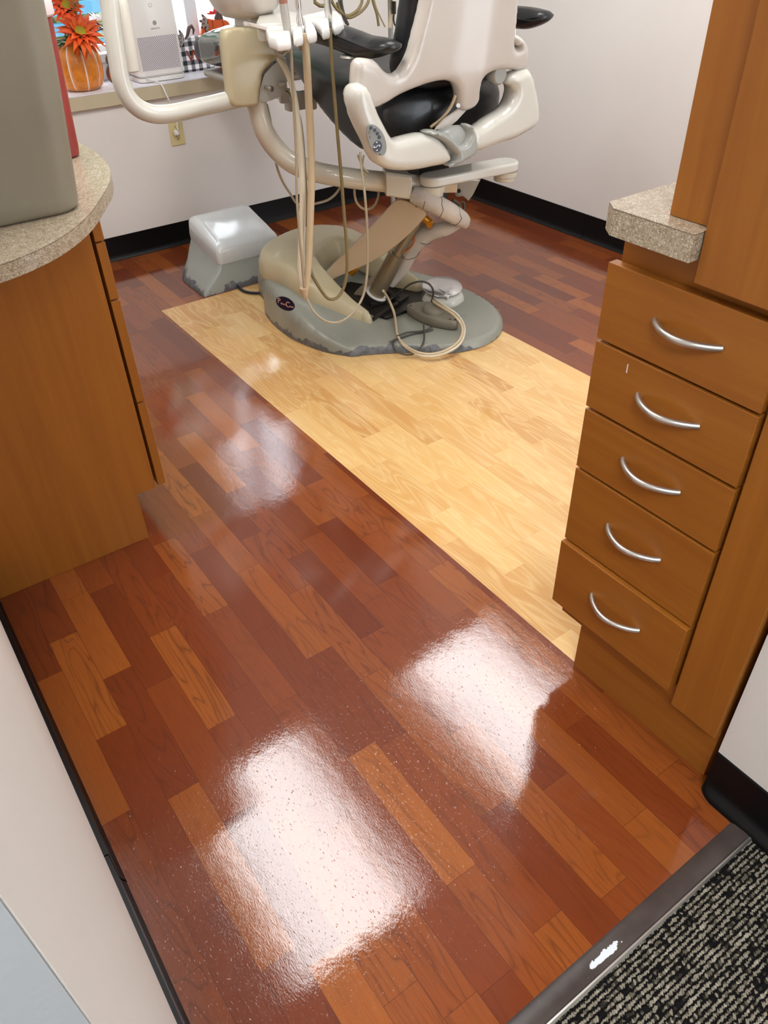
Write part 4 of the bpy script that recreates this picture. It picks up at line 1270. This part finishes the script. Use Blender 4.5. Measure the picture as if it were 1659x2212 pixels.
# ------------------------------------------------------------------ bottle hanging by the arm
bo = at(285, 155, 'y', 2.72)
bt = thing('water_bottle', 'opaque ivory plastic bottle hanging beside the white curved arm', 'bottle', bo)
obj('body', *lathe([(.020, 0), (.027, .004), (.028, .012), (.0285, .13), (.0285, .178), (.025, .196), (.016, .210), (.012, .218), (.012, .228)], bo, n=32), 'bottle', bt)
obj('neck_cap', *lathe([(.014, .228), (.014, .25), (.010, .27), (.008, .40)], bo, n=24), 'white2', bt)

# ------------------------------------------------------------------ assistant tubing behind the chair
hg = thing('assistant_rack', 'grey rack with olive hoses and small handpieces behind the chair back', 'instrument rack', (2.1, 3.2, 1.0))
for P_, r_, m_ in (
    ([(690, -30), (680, 5), (690, 12), (705, 10), (715, -20)], .007, 'hoseo'),
    ([(712, -40), (716, 0), (728, 20), (738, 28), (748, 34), (765, 28), (780, 10), (785, -40)], .006, 'hoseo'),
    ([(800, -40), (795, 5), (785, 20), (770, 32), (752, 38), (735, 22), (728, 5)], .006, 'hoseo'),
    ([(735, -40), (738, 10), (745, 38), (752, 54)], .006, 'hosed'),
    ([(726, -40), (733, 8), (742, 40), (748, 52)], .0035, 'hosed'),
    ([(800, -30), (806, 5), (814, 30), (818, 56)], .0055, 'hoseo'), ([(806, -10), (814, 20), (824, 42), (832, 58)], .003, 'hoseg'),
    ([(846, -30), (845, 0), (844, 30), (842, 60)], .0075, 'hosec'),
    ([(851, 30), (850, 42), (852, 52), (858, 60), (866, 64)], .004, 'hosed'), ([(866, 10), (866, 25), (868, 40)], .005, 'hosed')):
    obj('hose', *tube([at(a, b, 'y', 3.15) for a, b in P_], r_, 12), m_, hg)
q = at(846, -4, 'y', 3.12)
obj('rack_head', *box(q.x - .05, q.x + .06, 3.08, 3.17, q.z, q.z + .05), 'greyc', hg, bevel=.015)
obj('rack_pole', *cyl(at(842, 60, 'y', 3.2) + Vector((0, 0, -.95)), at(842, -60, 'y', 3.2), .011), 'greyc', hg)
obj('grip', *cyl(at(851, 3, 'y', 3.13), at(851, 30, 'y', 3.13), .009), 'dark', hg)

# ------------------------------------------------------------------ junction box by the window wall
jb = thing('utility_box', 'grey floor box with a glossy pale lid, beside the chair base under the window', 'utility box', (1.45, 3.3, 0))
# flared foot: narrow waist, corners kicking out to the floor
def quad_ring(P, r, z, n=6):
    out = []; m = len(P)
    for i in range(m):
        a, b, c = (Vector((*P[i - 1], 0)), Vector((*P[i], 0)), Vector((*P[(i + 1) % m], 0)))
        u1 = (a - b).normalized(); u2 = (c - b).normalized(); ri = r[i] if isinstance(r, (list, tuple)) else r
        p1 = b + u1 * ri; p2 = b + u2 * ri
        for k in range(n + 1):
            t = k / n; q = p1 * (1 - t) ** 2 + b * 2 * t * (1 - t) + p2 * t * t; out.append(Vector((q.x, q.y, z if not callable(z) else z(q.x, q.y))))
    return out


def jr(x0, x1, y0, y1, z, r, ): return quad_ring([(x0, y0), (x1, y0), (x1, y1), (x0, y1)], r, z)


def jr2(x0, x1, y0, y1, z, r, tilt=0): return quad_ring([(x0, y0), (x1, y0), (x1, y1), (x0, y1)], r, (lambda x, y: z + (y - 3.2) * tilt))


FR = [jr2(1.212, 1.645, 3.148, 3.47, 0, [.012, .012, .03, .12]), jr2(1.214, 1.645, 3.150, 3.47, .010, [.014, .014, .03, .12]), jr2(1.238, 1.642, 3.160, 3.48, .030, [.02, .02, .03, .10], .02), jr2(1.275, 1.640, 3.174, 3.49, .055, [.022, .022, .03, .07], .05), jr2(1.312, 1.638, 3.190, 3.50, .080, .022, .09), jr2(1.328, 1.638, 3.198, 3.50, .1025, .022, .14)]
obj('foot', *loft(FR), 'juncl', jb, angle=50)
LRn = [jr2(1.3265, 1.6395, 3.1965, 3.502, .1035, .022, .14), jr2(1.3255, 1.6405, 3.1955, 3.503, .12, .022, .17), jr2(1.330, 1.638, 3.200, 3.498, .160, .024, .22), jr2(1.336, 1.634, 3.206, 3.492, .168, .026, .24), jr2(1.348, 1.624, 3.218, 3.470, .174, .03, .26), jr2(1.375, 1.6, 3.25, 3.44, .176, .04, .27)]
obj('lid', *loft(LRn), 'junct', jb, angle=40)
obj('conduit', *cyl((1.575, 3.196, .082), (1.60, 3.02, .082), .036, 28), 'greyc', jb)
obj('navy_cable', *tube([at(506, 610, 'z', .008), at(515, 620, 'z', .008), at(530, 630, 'z', .008), at(552, 633, 'z', .008), at(574, 632, 'z', .008)], .0062), 'blue', jb)
obj('yellow_wire', *tube([at(564, 594, 'z', .03), at(568, 598, 'z', .02), at(562, 602, 'z', .01), at(554, 601, 'z', .01), at(558, 597, 'z', .02), at(572, 590, 'z', .04)], .002), 'yellow', jb)
obj('conduit_port', *cyl((1.585, 3.199, .085), (1.585, 3.190, .085), .042, 28), 'dark', jb)

# ------------------------------------------------------------------ foot controls on the base
def disc_pedal():
    c = at(955, 622, 'z', .085); p = thing('foot_pedal', 'round scuffed metal disc pedal lying at the back of the grey chair base', 'foot pedal', (c.x, c.y, .036))
    rg_ = []
    for z, k in ((.036, 1.08), (.042, 1.1), (.056, 1.04), (.07, .9)):
        ring = []
        for i in range(40):
            w_ = 2 * math.pi * i / 40; rr = .088 * k * (1 + .04 * math.sin(3 * w_) + .02 * math.sin(7 * w_ + 1)); ring.append(Vector((c.x + rr * math.cos(w_), c.y - .012 + rr * .82 * math.sin(w_), z)))
        rg_.append(ring)
    obj('housing', *loft(rg_), 'white', p, angle=60)
    ax = Vector((-.04, -.10, 1)).normalized()
    obj('disc', *lathe([(.0, .0), (.078, .0), (.083, .003), (.084, .007), (.081, .010), (.04, .014), (.0, .0155)], c, ax, 48), 'alu', p, angle=50)
    q = c + Vector((-.03, -.062, -.004))
    obj('hinge', *join(cyl(q, q + Vector((-.0, -.015, -.012)), .009), box(q.x - .004, q.x + .004, q.y - .004, q.y + .045, q.z + .006, q.z + .016)), 'alu', p)
    return p


disc_pedal()
fc = thing('foot_control', 'grimy grey lens-shaped foot control lying on the chair base in front of the disc pedal', 'foot pedal', (1.83, 2.30, .036))
fo = [(876, 668), (880, 658), (890, 655), (915, 654), (945, 660), (970, 672), (988, 688), (991, 699), (975, 704), (950, 702), (915, 695), (888, 682)]
fo = [tuple(at(a, b, 'z', .07).xy) for a, b in [(878, 660), (893, 654), (925, 652), (955, 658), (977, 670), (991, 688), (987, 697), (958, 695), (925, 687), (895, 674)]]
V, F = pillow(fo, .006, 1, 1, .005, lambda a, b, w: (a, b, w))
obj('body', [Vector((a, b, .055 + w * .019)) for a, b, w in V], F, 'grime', fc, angle=60)
q = at(938, 668, 'z', .078)
obj('boss', *lathe([(.048, -.006), (.047, .004), (.042, .012), (.036, .014), (0, .016)], q, (0, 0, 1), 36), 'grime', fc)
for px in ((887, 660), (972, 690), (983, 691)):
    q = at(*px, 'z', .0745); obj('screw', *cyl(q, q + Vector((0, 0, .002)), .0035, 12), 'dark', fc)


def cord(name, lab, P, r, mat, grp=None):
    V, F = tube([at(a, b, 'z', z) for a, b, z in P], r, 12)
    return tag(obj(name, V, F, mat), lab, 'cord', grp)


cord('power_cord', 'thick cream-grey cord curling off the chair base edge and back to the foot controls',
     [(828, 628, .16), (840, 648, .10), (850, 672, .06), (855, 700, .045), (858, 722, .042), (866, 738, .040), (885, 753, .034), (905, 762, .03), (930, 765, .028), (960, 758, .034), (985, 743, .042), (998, 722, .045), (998, 705, .06), (985, 685, .085), (962, 668, .098), (940, 655, .10), (934, 648, .085)], .0052, 'hosec')
cord('power_cord', 'second cream strand lying against the thick cord on the chair base',
     [(860, 729, .043), (872, 746, .036), (890, 759, .027), (908, 768, .022), (932, 770, .022), (962, 763, .028), (990, 746, .040), (1003, 722, .042), (1001, 700, .055), (988, 680, .08), (965, 664, .10), (944, 650, .10), (936, 644, .085)], .0046, 'hosew')
cord('control_cord', 'thin dark grey cord looping on the base in front of the lens-shaped control',
     [(935, 712, .040), (918, 717, .040), (890, 722, .040), (866, 730, .041), (850, 735, .045), (849, 745, .043), (856, 758, .034), (870, 765, .02), (888, 766, .014), (905, 755, .035), (915, 738, .042), (916, 715, .045), (915, 702, .055)], .0036, 'hosed')
cord('control_cord', 'dark grey cord arching from the pit of the base over to the foot controls',
     [(835, 655, .05), (850, 642, .07), (870, 626, .12), (890, 612, .16), (912, 608, .17), (928, 614, .16), (936, 628, .13), (935, 642, .10), (932, 652, .088)], .0040, 'hosed')
cord('control_cord', 'dark strand crossing under the loop of grey cord on the base',
     [(858, 726, .046), (880, 718, .047), (905, 716, .047), (925, 711, .045), (932, 706, .045)], .0034, 'hosed')

# ------------------------------------------------------------------ wall outlet, plug and purifier
q = at(381, 285, 'y', YB)
ot = thing('wall_outlet', 'ivory wall outlet below the window sill', 'outlet', (q.x, YB - .003, q.z))
obj('plate', *box(q.x - .035, q.x + .035, YB - .0065, YB - .0006, q.z - .057, q.z + .057), 'outlet', ot, bevel=.002)
for dz_ in (.0195, -.0195):
    s_ = obj('socket', *lathe([(.0165, 0), (.0165, .0015), (.015, .002)], (q.x, YB - .0066, q.z + dz_), (0, -1, 0), 24), 'outlet', ot)
    obj('slots', *join(box(q.x - .008, q.x - .0055, YB - .0092, YB - .0088, q.z + dz_, q.z + dz_ + .008), box(q.x + .0055, q.x + .008, YB - .0092, YB - .0088, q.z + dz_, q.z + dz_ + .007), cyl((q.x, YB - .0092, q.z + dz_ - .007), (q.x, YB - .0088, q.z + dz_ - .007), .0024, 10)), 'dark', s_, smooth=False)
pc = thing('air_purifier', 'white tower air purifier with perforated lower front on the window sill', 'air purifier', (1.49, 3.95, .7275))
px0, px1, py0, py1 = 1.372, 1.598, 3.873, 4.055
obj('foot', *loft([rrect(1.485, 3.965, .20, .17, .03, .7275), rrect(1.485, 3.965, .225, .185, .035, .730), rrect(1.485, 3.965, .222, .183, .035, .742), rrect(1.485, 3.965, .20, .165, .03, .748)]), 'white2', pc)
obj('housing', *loft([rrect(1.485, 3.965, .21, .175, .03, .7485), rrect(1.485, 3.965, .226, .19, .035, .756), rrect(1.485, 3.965, .222, .186, .035, 1.23), rrect(1.485, 3.965, .21, .175, .03, 1.25)]), 'white2', pc)
obj('grille', *box(1.394, 1.576, py0 - .0034, py0 - .0026, .775, .905), 'grille', pc, smooth=False)
q = Vector((1.487, py0 - .0035, .955))
obj('emblem', *join(lathe([(.0075, 0), (.0088, 0), (.0088, .0006), (.0075, .0006)], q, (0, -1, 0), 28), place(text_mesh('k', .011, .0003), q + Vector((0, -.001, .0)), (1, 0, 0), (0, 0, 1)),
                    place(text_mesh('HEPATOTAL', .008, .0003), q + Vector((0, -.001, -.021)), (1, 0, 0), (0, 0, 1))), 'greyc', pc, smooth=False)
obj('raised_marks', *join(*[place(text_mesh(c_, .022, .0006), Vector((1.482, py0 - .0035, z_)), (1, 0, 0), (0, 0, 1)) for c_, z_ in (('O', 1.0195), ('A', 1.047), ('O', 1.0745))]), 'white', pc, smooth=False)
obj('power_cable', *tube([(1.40, 3.90, .742), (1.405, 3.872, .745), (1.425, 3.845, .739), (1.445, 3.818, .725), (1.455, 3.80, .68), (1.48, 3.805, .62), (1.50, 3.80, .58), at(383, 262, 'y', 3.808), at(384, 282, 'y', 3.805)], .0035), 'white2', pc)
q2 = at(381, 287, 'y', YB - .02)
obj('plug', *loft([[Vector((q2.x + a * k, YB - .0105 - d, q2.z + b * k)) for a, b in ((.011, .008), (0, .014), (-.011, .008), (-.011, -.008), (0, -.014), (.011, -.008))] for d, k in ((0, 1), (.012, 1.1), (.026, .7), (.032, .4))]), 'white2', pc)

# ------------------------------------------------------------------ pumpkin vase and flowers
vc = Vector((1.135, 3.94, .7275))
pv = thing('pumpkin_vase', 'orange ceramic pumpkin vase with pale ribs, on the window sill by the red tumbler', 'vase', vc)
NV = 96; V = []; F = []
VS = 1.1
profv = [(a * VS, b * VS * .97) for a, b in [(.030, 0), (.062, .002), (.078, .015), (.088, .05), (.091, .085), (.088, .12), (.078, .148), (.062, .165), (.050, .172), (.046, .170), (.044, .15), (.0, .148)]]
for r_, h_ in profv:
    for k in range(NV):
        w_ = 2 * math.pi * k / NV; lob = 1 - .075 * abs(math.cos(4 * w_)) ** 6 * min(1, r_ / .05)
        V.append(Vector((vc.x + r_ * lob * math.cos(w_), vc.y + r_ * lob * .93 * math.sin(w_), vc.z + h_)))
for i in range(len(profv) - 1):
    F += [[i * NV + k, i * NV + (k + 1) % NV, (i + 1) * NV + (k + 1) % NV, (i + 1) * NV + k] for k in range(NV)]
F += [list(range(NV))[::-1]]
bd_ = obj('body', V, F, 'pumpkin', pv, angle=80)


def petal(L, Wd, cup, curl, n=6):
    """pointed petal in local x (along) / y (across) / z"""
    V = []; F = []
    for i in range(n + 1):
        t = i / n; w = Wd * math.sin(math.pi * min(1, t * .86 + .14)) ** .8 * (1 - t ** 3 * .98)
        zc = -curl * t * t * L
        V += [Vector((t * L, -w / 2, zc + cup * w)), Vector((t * L, 0, zc)), Vector((t * L, w / 2, zc + cup * w))]
    for i in range(n):
        a = i * 3; F += [[a, a + 1, a + 4, a + 3], [a + 1, a + 2, a + 5, a + 4]]
    return V, F


def bloom(name, lab, c, axis, R, rnd, mats=('petal', 'petald'), droop=0.0, cr=.42):
    axis = Vector(axis).normalized(); x = Vector((0, 0, 1)).cross(axis).normalized(); y = axis.cross(x)
    f = thing(name, lab, 'flower', c, 'flowers in the pumpkin vase'); c = Vector(c)
    for ring, (n_, el, L) in enumerate(((16, .10, R), (14, .45, R * .82), (10, .95, R * .5))):
        parts = []
        for k in range(n_):
            w_ = 2 * math.pi * (k + ring * .5) / n_ + rnd.uniform(-.1, .1); e = el + rnd.uniform(-.15, .15)
            V_, F_ = petal(L * rnd.uniform(.85, 1.1), R * .32, .18, rnd.uniform(.0, .35) + droop)
            d = (x * math.cos(w_) + y * math.sin(w_)); u_ = (d * math.cos(e) + axis * math.sin(e)).normalized(); s_ = axis.cross(d); z_ = u_.cross(s_)
            if z_.dot(axis) < 0: z_ = -z_
            parts.append(([c + d * R * .2 + u_ * p.x + s_ * p.y + z_ * p.z for p in V_], F_))
        o_ = obj('petals', *join(*parts), mats[ring % 2], f, angle=80, solid=.0008)
    obj('seed_ring', *lathe([(R * cr * 1.15, .0), (R * cr * 1.2, .006), (R * cr * .95, .012), (R * cr * .8, .008)], c, axis, 32), 'ring', f)
    obj('centre', *lathe([(R * cr * .8, .006), (R * cr * .6, .010), (0, .011)], c, axis, 32), 'seed', f)
    return f


rn = random.Random(2)
fl = at(174, 70, 'y', 3.83)
bloom('sunflower', 'large orange sunflower with a yellow-green centre leaning over the vase', (fl.x, 3.83, fl.z), (.06, -.66, .75), .092, rn)
q = at(143, 12, 'y', 3.9); bloom('sunflower', 'small red-orange sunflower at the top left of the arrangement', q, (-.2, -.7, .5), .066, rn, ('petald', 'petald'))
q = at(222, 55, 'y', 3.92)
wf = bloom('white_flower', 'white blossom behind the large orange sunflower', q, (.2, -.4, .8), .075, rn, ('whitef', 'whitef'))
q = at(140, 92, 'y', 3.87)
# a few hanging petals and leaves around the rim
lf = thing('foliage', 'green leaves and sage sprigs filling the top of the pumpkin vase', 'foliage', (vc.x, vc.y, vc.z + .21))
def leaf(c, d, L, Wd, mat, up=(0, 0, 1), curl=.3):
    c = Vector(c); u_ = Vector(d).normalized(); s_ = u_.cross(Vector(up)).normalized(); z_ = s_.cross(u_); V_, F_ = petal(L, Wd, .15, curl)
    return ([c + u_ * p.x + s_ * p.y + z_ * p.z for p in V_], F_)


rim = vc + Vector((-.01, -.01, .18))
obj('leaf', *join(*[leaf(rim + Vector((math.cos(a) * .02, math.sin(a) * .02, 0)), (math.cos(a), math.sin(a), rn.uniform(-.2, .7)), rn.uniform(.06, .10), .035, 'greend') for a in [rn.uniform(0, 6.28) for _ in range(16)]]), 'greend', lf, solid=.0006)
obj('leaf', *join(*[leaf(rim, (math.cos(a) * .8, -abs(math.sin(a)), rn.uniform(.1, .9)), rn.uniform(.08, .13), .03, 'green') for a in [rn.uniform(0, 6.28) for _ in range(10)]]), 'green', lf, solid=.0006)
sp_ = []
for s in range(5):
    b_ = rim + Vector((-.02 + s * .01, -.01, 0)); tp = at(*((138, 60), (170, 0), (160, 12), (150, 50), (146, 75))[s], 'y', 3.86)
    for k in range(18):
        t_ = .25 + .75 * k / 17; p = b_.lerp(tp, t_); a = k * 2.4
        sp_.append(leaf(p, (math.cos(a), math.sin(a) * .6 - .3, .8), .022, .008, 'sage'))
obj('sprig', *join(*sp_), 'sage', lf, solid=.0004)
tf = []
for k in range(60):
    t_ = k / 59; p = at(162 - 3 * t_, 35 - 45 * t_, 'y', 3.87); a = k * 2.4; r_ = .014
    tf.append(leaf(p + Vector((math.cos(a) * r_ * .4, math.sin(a) * r_ * .4, 0)), (math.cos(a), math.sin(a), .6), .016, .008, 'tan'))
obj('floret_spike', *join(*tf), 'tan', lf, solid=.0004)
obj('stem', *join(*[tube([rim, (rim + at(a, b, 'y', 3.88)) / 2 + Vector((0, .01, 0)), at(a, b, 'y', 3.88)], .002, 6) for a, b in ((174, 80), (145, 20), (160, 20), (222, 62))]), 'greend', lf)
hp2 = [leaf(at(a, b, 'y', 3.80), dd, .042, .016, 'petal', (0, -1, 0), .15) for a, b, dd in ((162, 92, (-.9, 0, -.1)), (168, 100, (-.25, 0, -1)), (182, 104, (.05, 0, -1)), (196, 98, (.6, 0, -.8)), (206, 88, (.9, 0, -.3)))]
obj('hanging_petals', *join(*hp2), 'petal', lf, solid=.0006)

# ------------------------------------------------------------------ small decorations on the sill
q = at(252, 178, 'z', .7275)
sd = thing('sign_ornament', 'small dark-edged wooden ornament half hidden behind the white curved arm', 'ornament', (1.315, 3.99, .7275))
oc = Vector((1.31, 3.985, .765))
for rr, zz, mm, nm in ((.048, 0.0, 'leafd', 'edge_band'), (.040, -.001, 'ora', 'face')):
    obj(nm, *lathe([(rr * .96, -.008), (rr, -.006), (rr, .006), (rr * .96, .008)], oc + Vector((0, -.004 if nm == 'face' else 0, -.0 if nm == 'face' else 0)), (0, -1, 0), 24), mm, sd)
obj('stem', *box(oc.x - .012, oc.x + .006, oc.y - .006, oc.y + .006, oc.z + .047, oc.z + .095), 'leafd', sd, bevel=.002)
obj('knob', *lathe([(.026, -.007), (.026, .007)], oc + Vector((-.012, 0, .055)), (0, -1, 0), 20), 'leafd', sd)

q = at(416, 160, 'z', .7275)
pk = thing('plaid_pumpkin', 'flat pumpkin cut-out in black and white plaid with a brown bow, beside the air purifier', 'ornament', (1.685, 4.0, .7275))
pcx, pcz = 1.715, .7285
pts = [(pcx - .075, pcz), (pcx + .08, pcz), (pcx + .098, pcz + .03), (pcx + .10, pcz + .075), (pcx + .085, pcz + .118), (pcx + .05, pcz + .138), (pcx, pcz + .142), (pcx - .05, pcz + .135), (pcx - .083, pcz + .112), (pcx - .095, pcz + .07), (pcx - .092, pcz + .025)]
obj('body', *pillow(pts, .01, .007, .007, .003, lambda a, b, w: Vector((a, 4.0 - w, b))), 'plaid', pk)
obj('letter', *place(text_mesh('W', .075, .0008), Vector((pcx - .015, 3.9915, pcz + .06)), (1, 0, 0), (0, 0, 1)), 'oradk', pk, smooth=False)
def wleaf(c, ang, L, Wd, par, y):
    d = Vector((math.cos(ang), 0, math.sin(ang))); s = Vector((-math.sin(ang), 0, math.cos(ang))); c = Vector(c)
    pts_ = [c, c + d * L * .3 + s * Wd * .42, c + d * L * .6 + s * Wd * .46, c + d * L, c + d * L * .6 - s * Wd * .46, c + d * L * .3 - s * Wd * .42]
    uvp = [(p.x, p.z) for p in pts_]
    lf_ = obj('leaf', *pillow(uvp, .005, .003, .003, .002, lambda a, b, w: Vector((a, y - w, b))), 'leafd', par)
    obj('vein', *join(*[tube([c + d * L * t + Vector((0, y - c.y - .0035, 0)), c + d * L * (t + .2) + s * (Wd * .3 * sg) + Vector((0, y - c.y - .0035, 0))], .0011, 6) for t in (.15, .35, .55) for sg in (1, -1)]), 'leafl', lf_)


for ang in (2.0, 2.6, 3.2, 3.9): wleaf((pcx - .055, 3.988, pcz + .135), ang, .045, .017, pk, 3.985)
obj('curl', *tube([(pcx - .05, 3.985, pcz + .135), (pcx - .035, 3.985, pcz + .15), (pcx - .022, 3.985, pcz + .178), (pcx - .008, 3.985, pcz + .185), (pcx + .0, 3.985, pcz + .17), (pcx - .006, 3.985, pcz + .15)], [.004, .007, .009, .008, .006, .003], 10), 'leafd', pk)

ps = thing('pumpkin_sign', 'orange wooden pumpkin cut-out with grey stem and red leaf, standing in the window', 'ornament', (1.93, 4.03, .7275))
def P2(px, py): v = at(px, py, 'y', 4.03); return (v.x, v.z)
so = [P2(*p) for p in ((438, 40), (446, 39), (462, 42), (478, 41), (492, 46), (498, 56), (500, 75), (496, 92), (480, 104), (448, 104), (436, 92), (433, 75), (435, 55))]
obj('body', *pillow(so, .01, .008, .008, .003, lambda a, b, w: Vector((a, 4.03 - w, b))), 'ora', ps)
obj('groove', *join(*[tube([Vector((P2(a, b)[0], 4.0215, P2(a, b)[1])) for a, b in pth], .0018, 6) for pth in (((457, 42), (459, 60), (461, 80), (460, 100)), ((478, 44), (484, 60), (484, 80), (478, 100)), ((441, 62), (446, 80), (452, 100)))]), 'oradk', ps)
stp = [P2(*p) for p in ((463, 41), (466, 30), (467, 21), (474, 19), (480, 22), (480, 34), (482, 42))]
obj('stem', *pillow(stp, .006, .006, .006, .002, lambda a, b, w: Vector((a, 4.03 - w, b))), 'leafd', ps)
rl = [P2(*p) for p in ((442, 28), (450, 27), (450, 23), (458, 24), (459, 17), (465, 19), (464, 30), (455, 31), (448, 31))]
obj('red_leaf', *pillow(rl, .006, .002, .002, .001, lambda a, b, w: Vector((a, 4.018 - w, b)), False), 'redl', ps)
for ang in (2.2, 2.9, 3.6, 4.4): wleaf((P2(446, 48)[0], 4.016, P2(446, 48)[1]), ang, .045, .018, ps, 4.016)
# support board carrying the sign down to the sill
obj('stake', *box(1.90, 1.96, 4.04, 4.05, .7275, P2(460, 80)[1]), 'leafd', ps, bevel=.001)
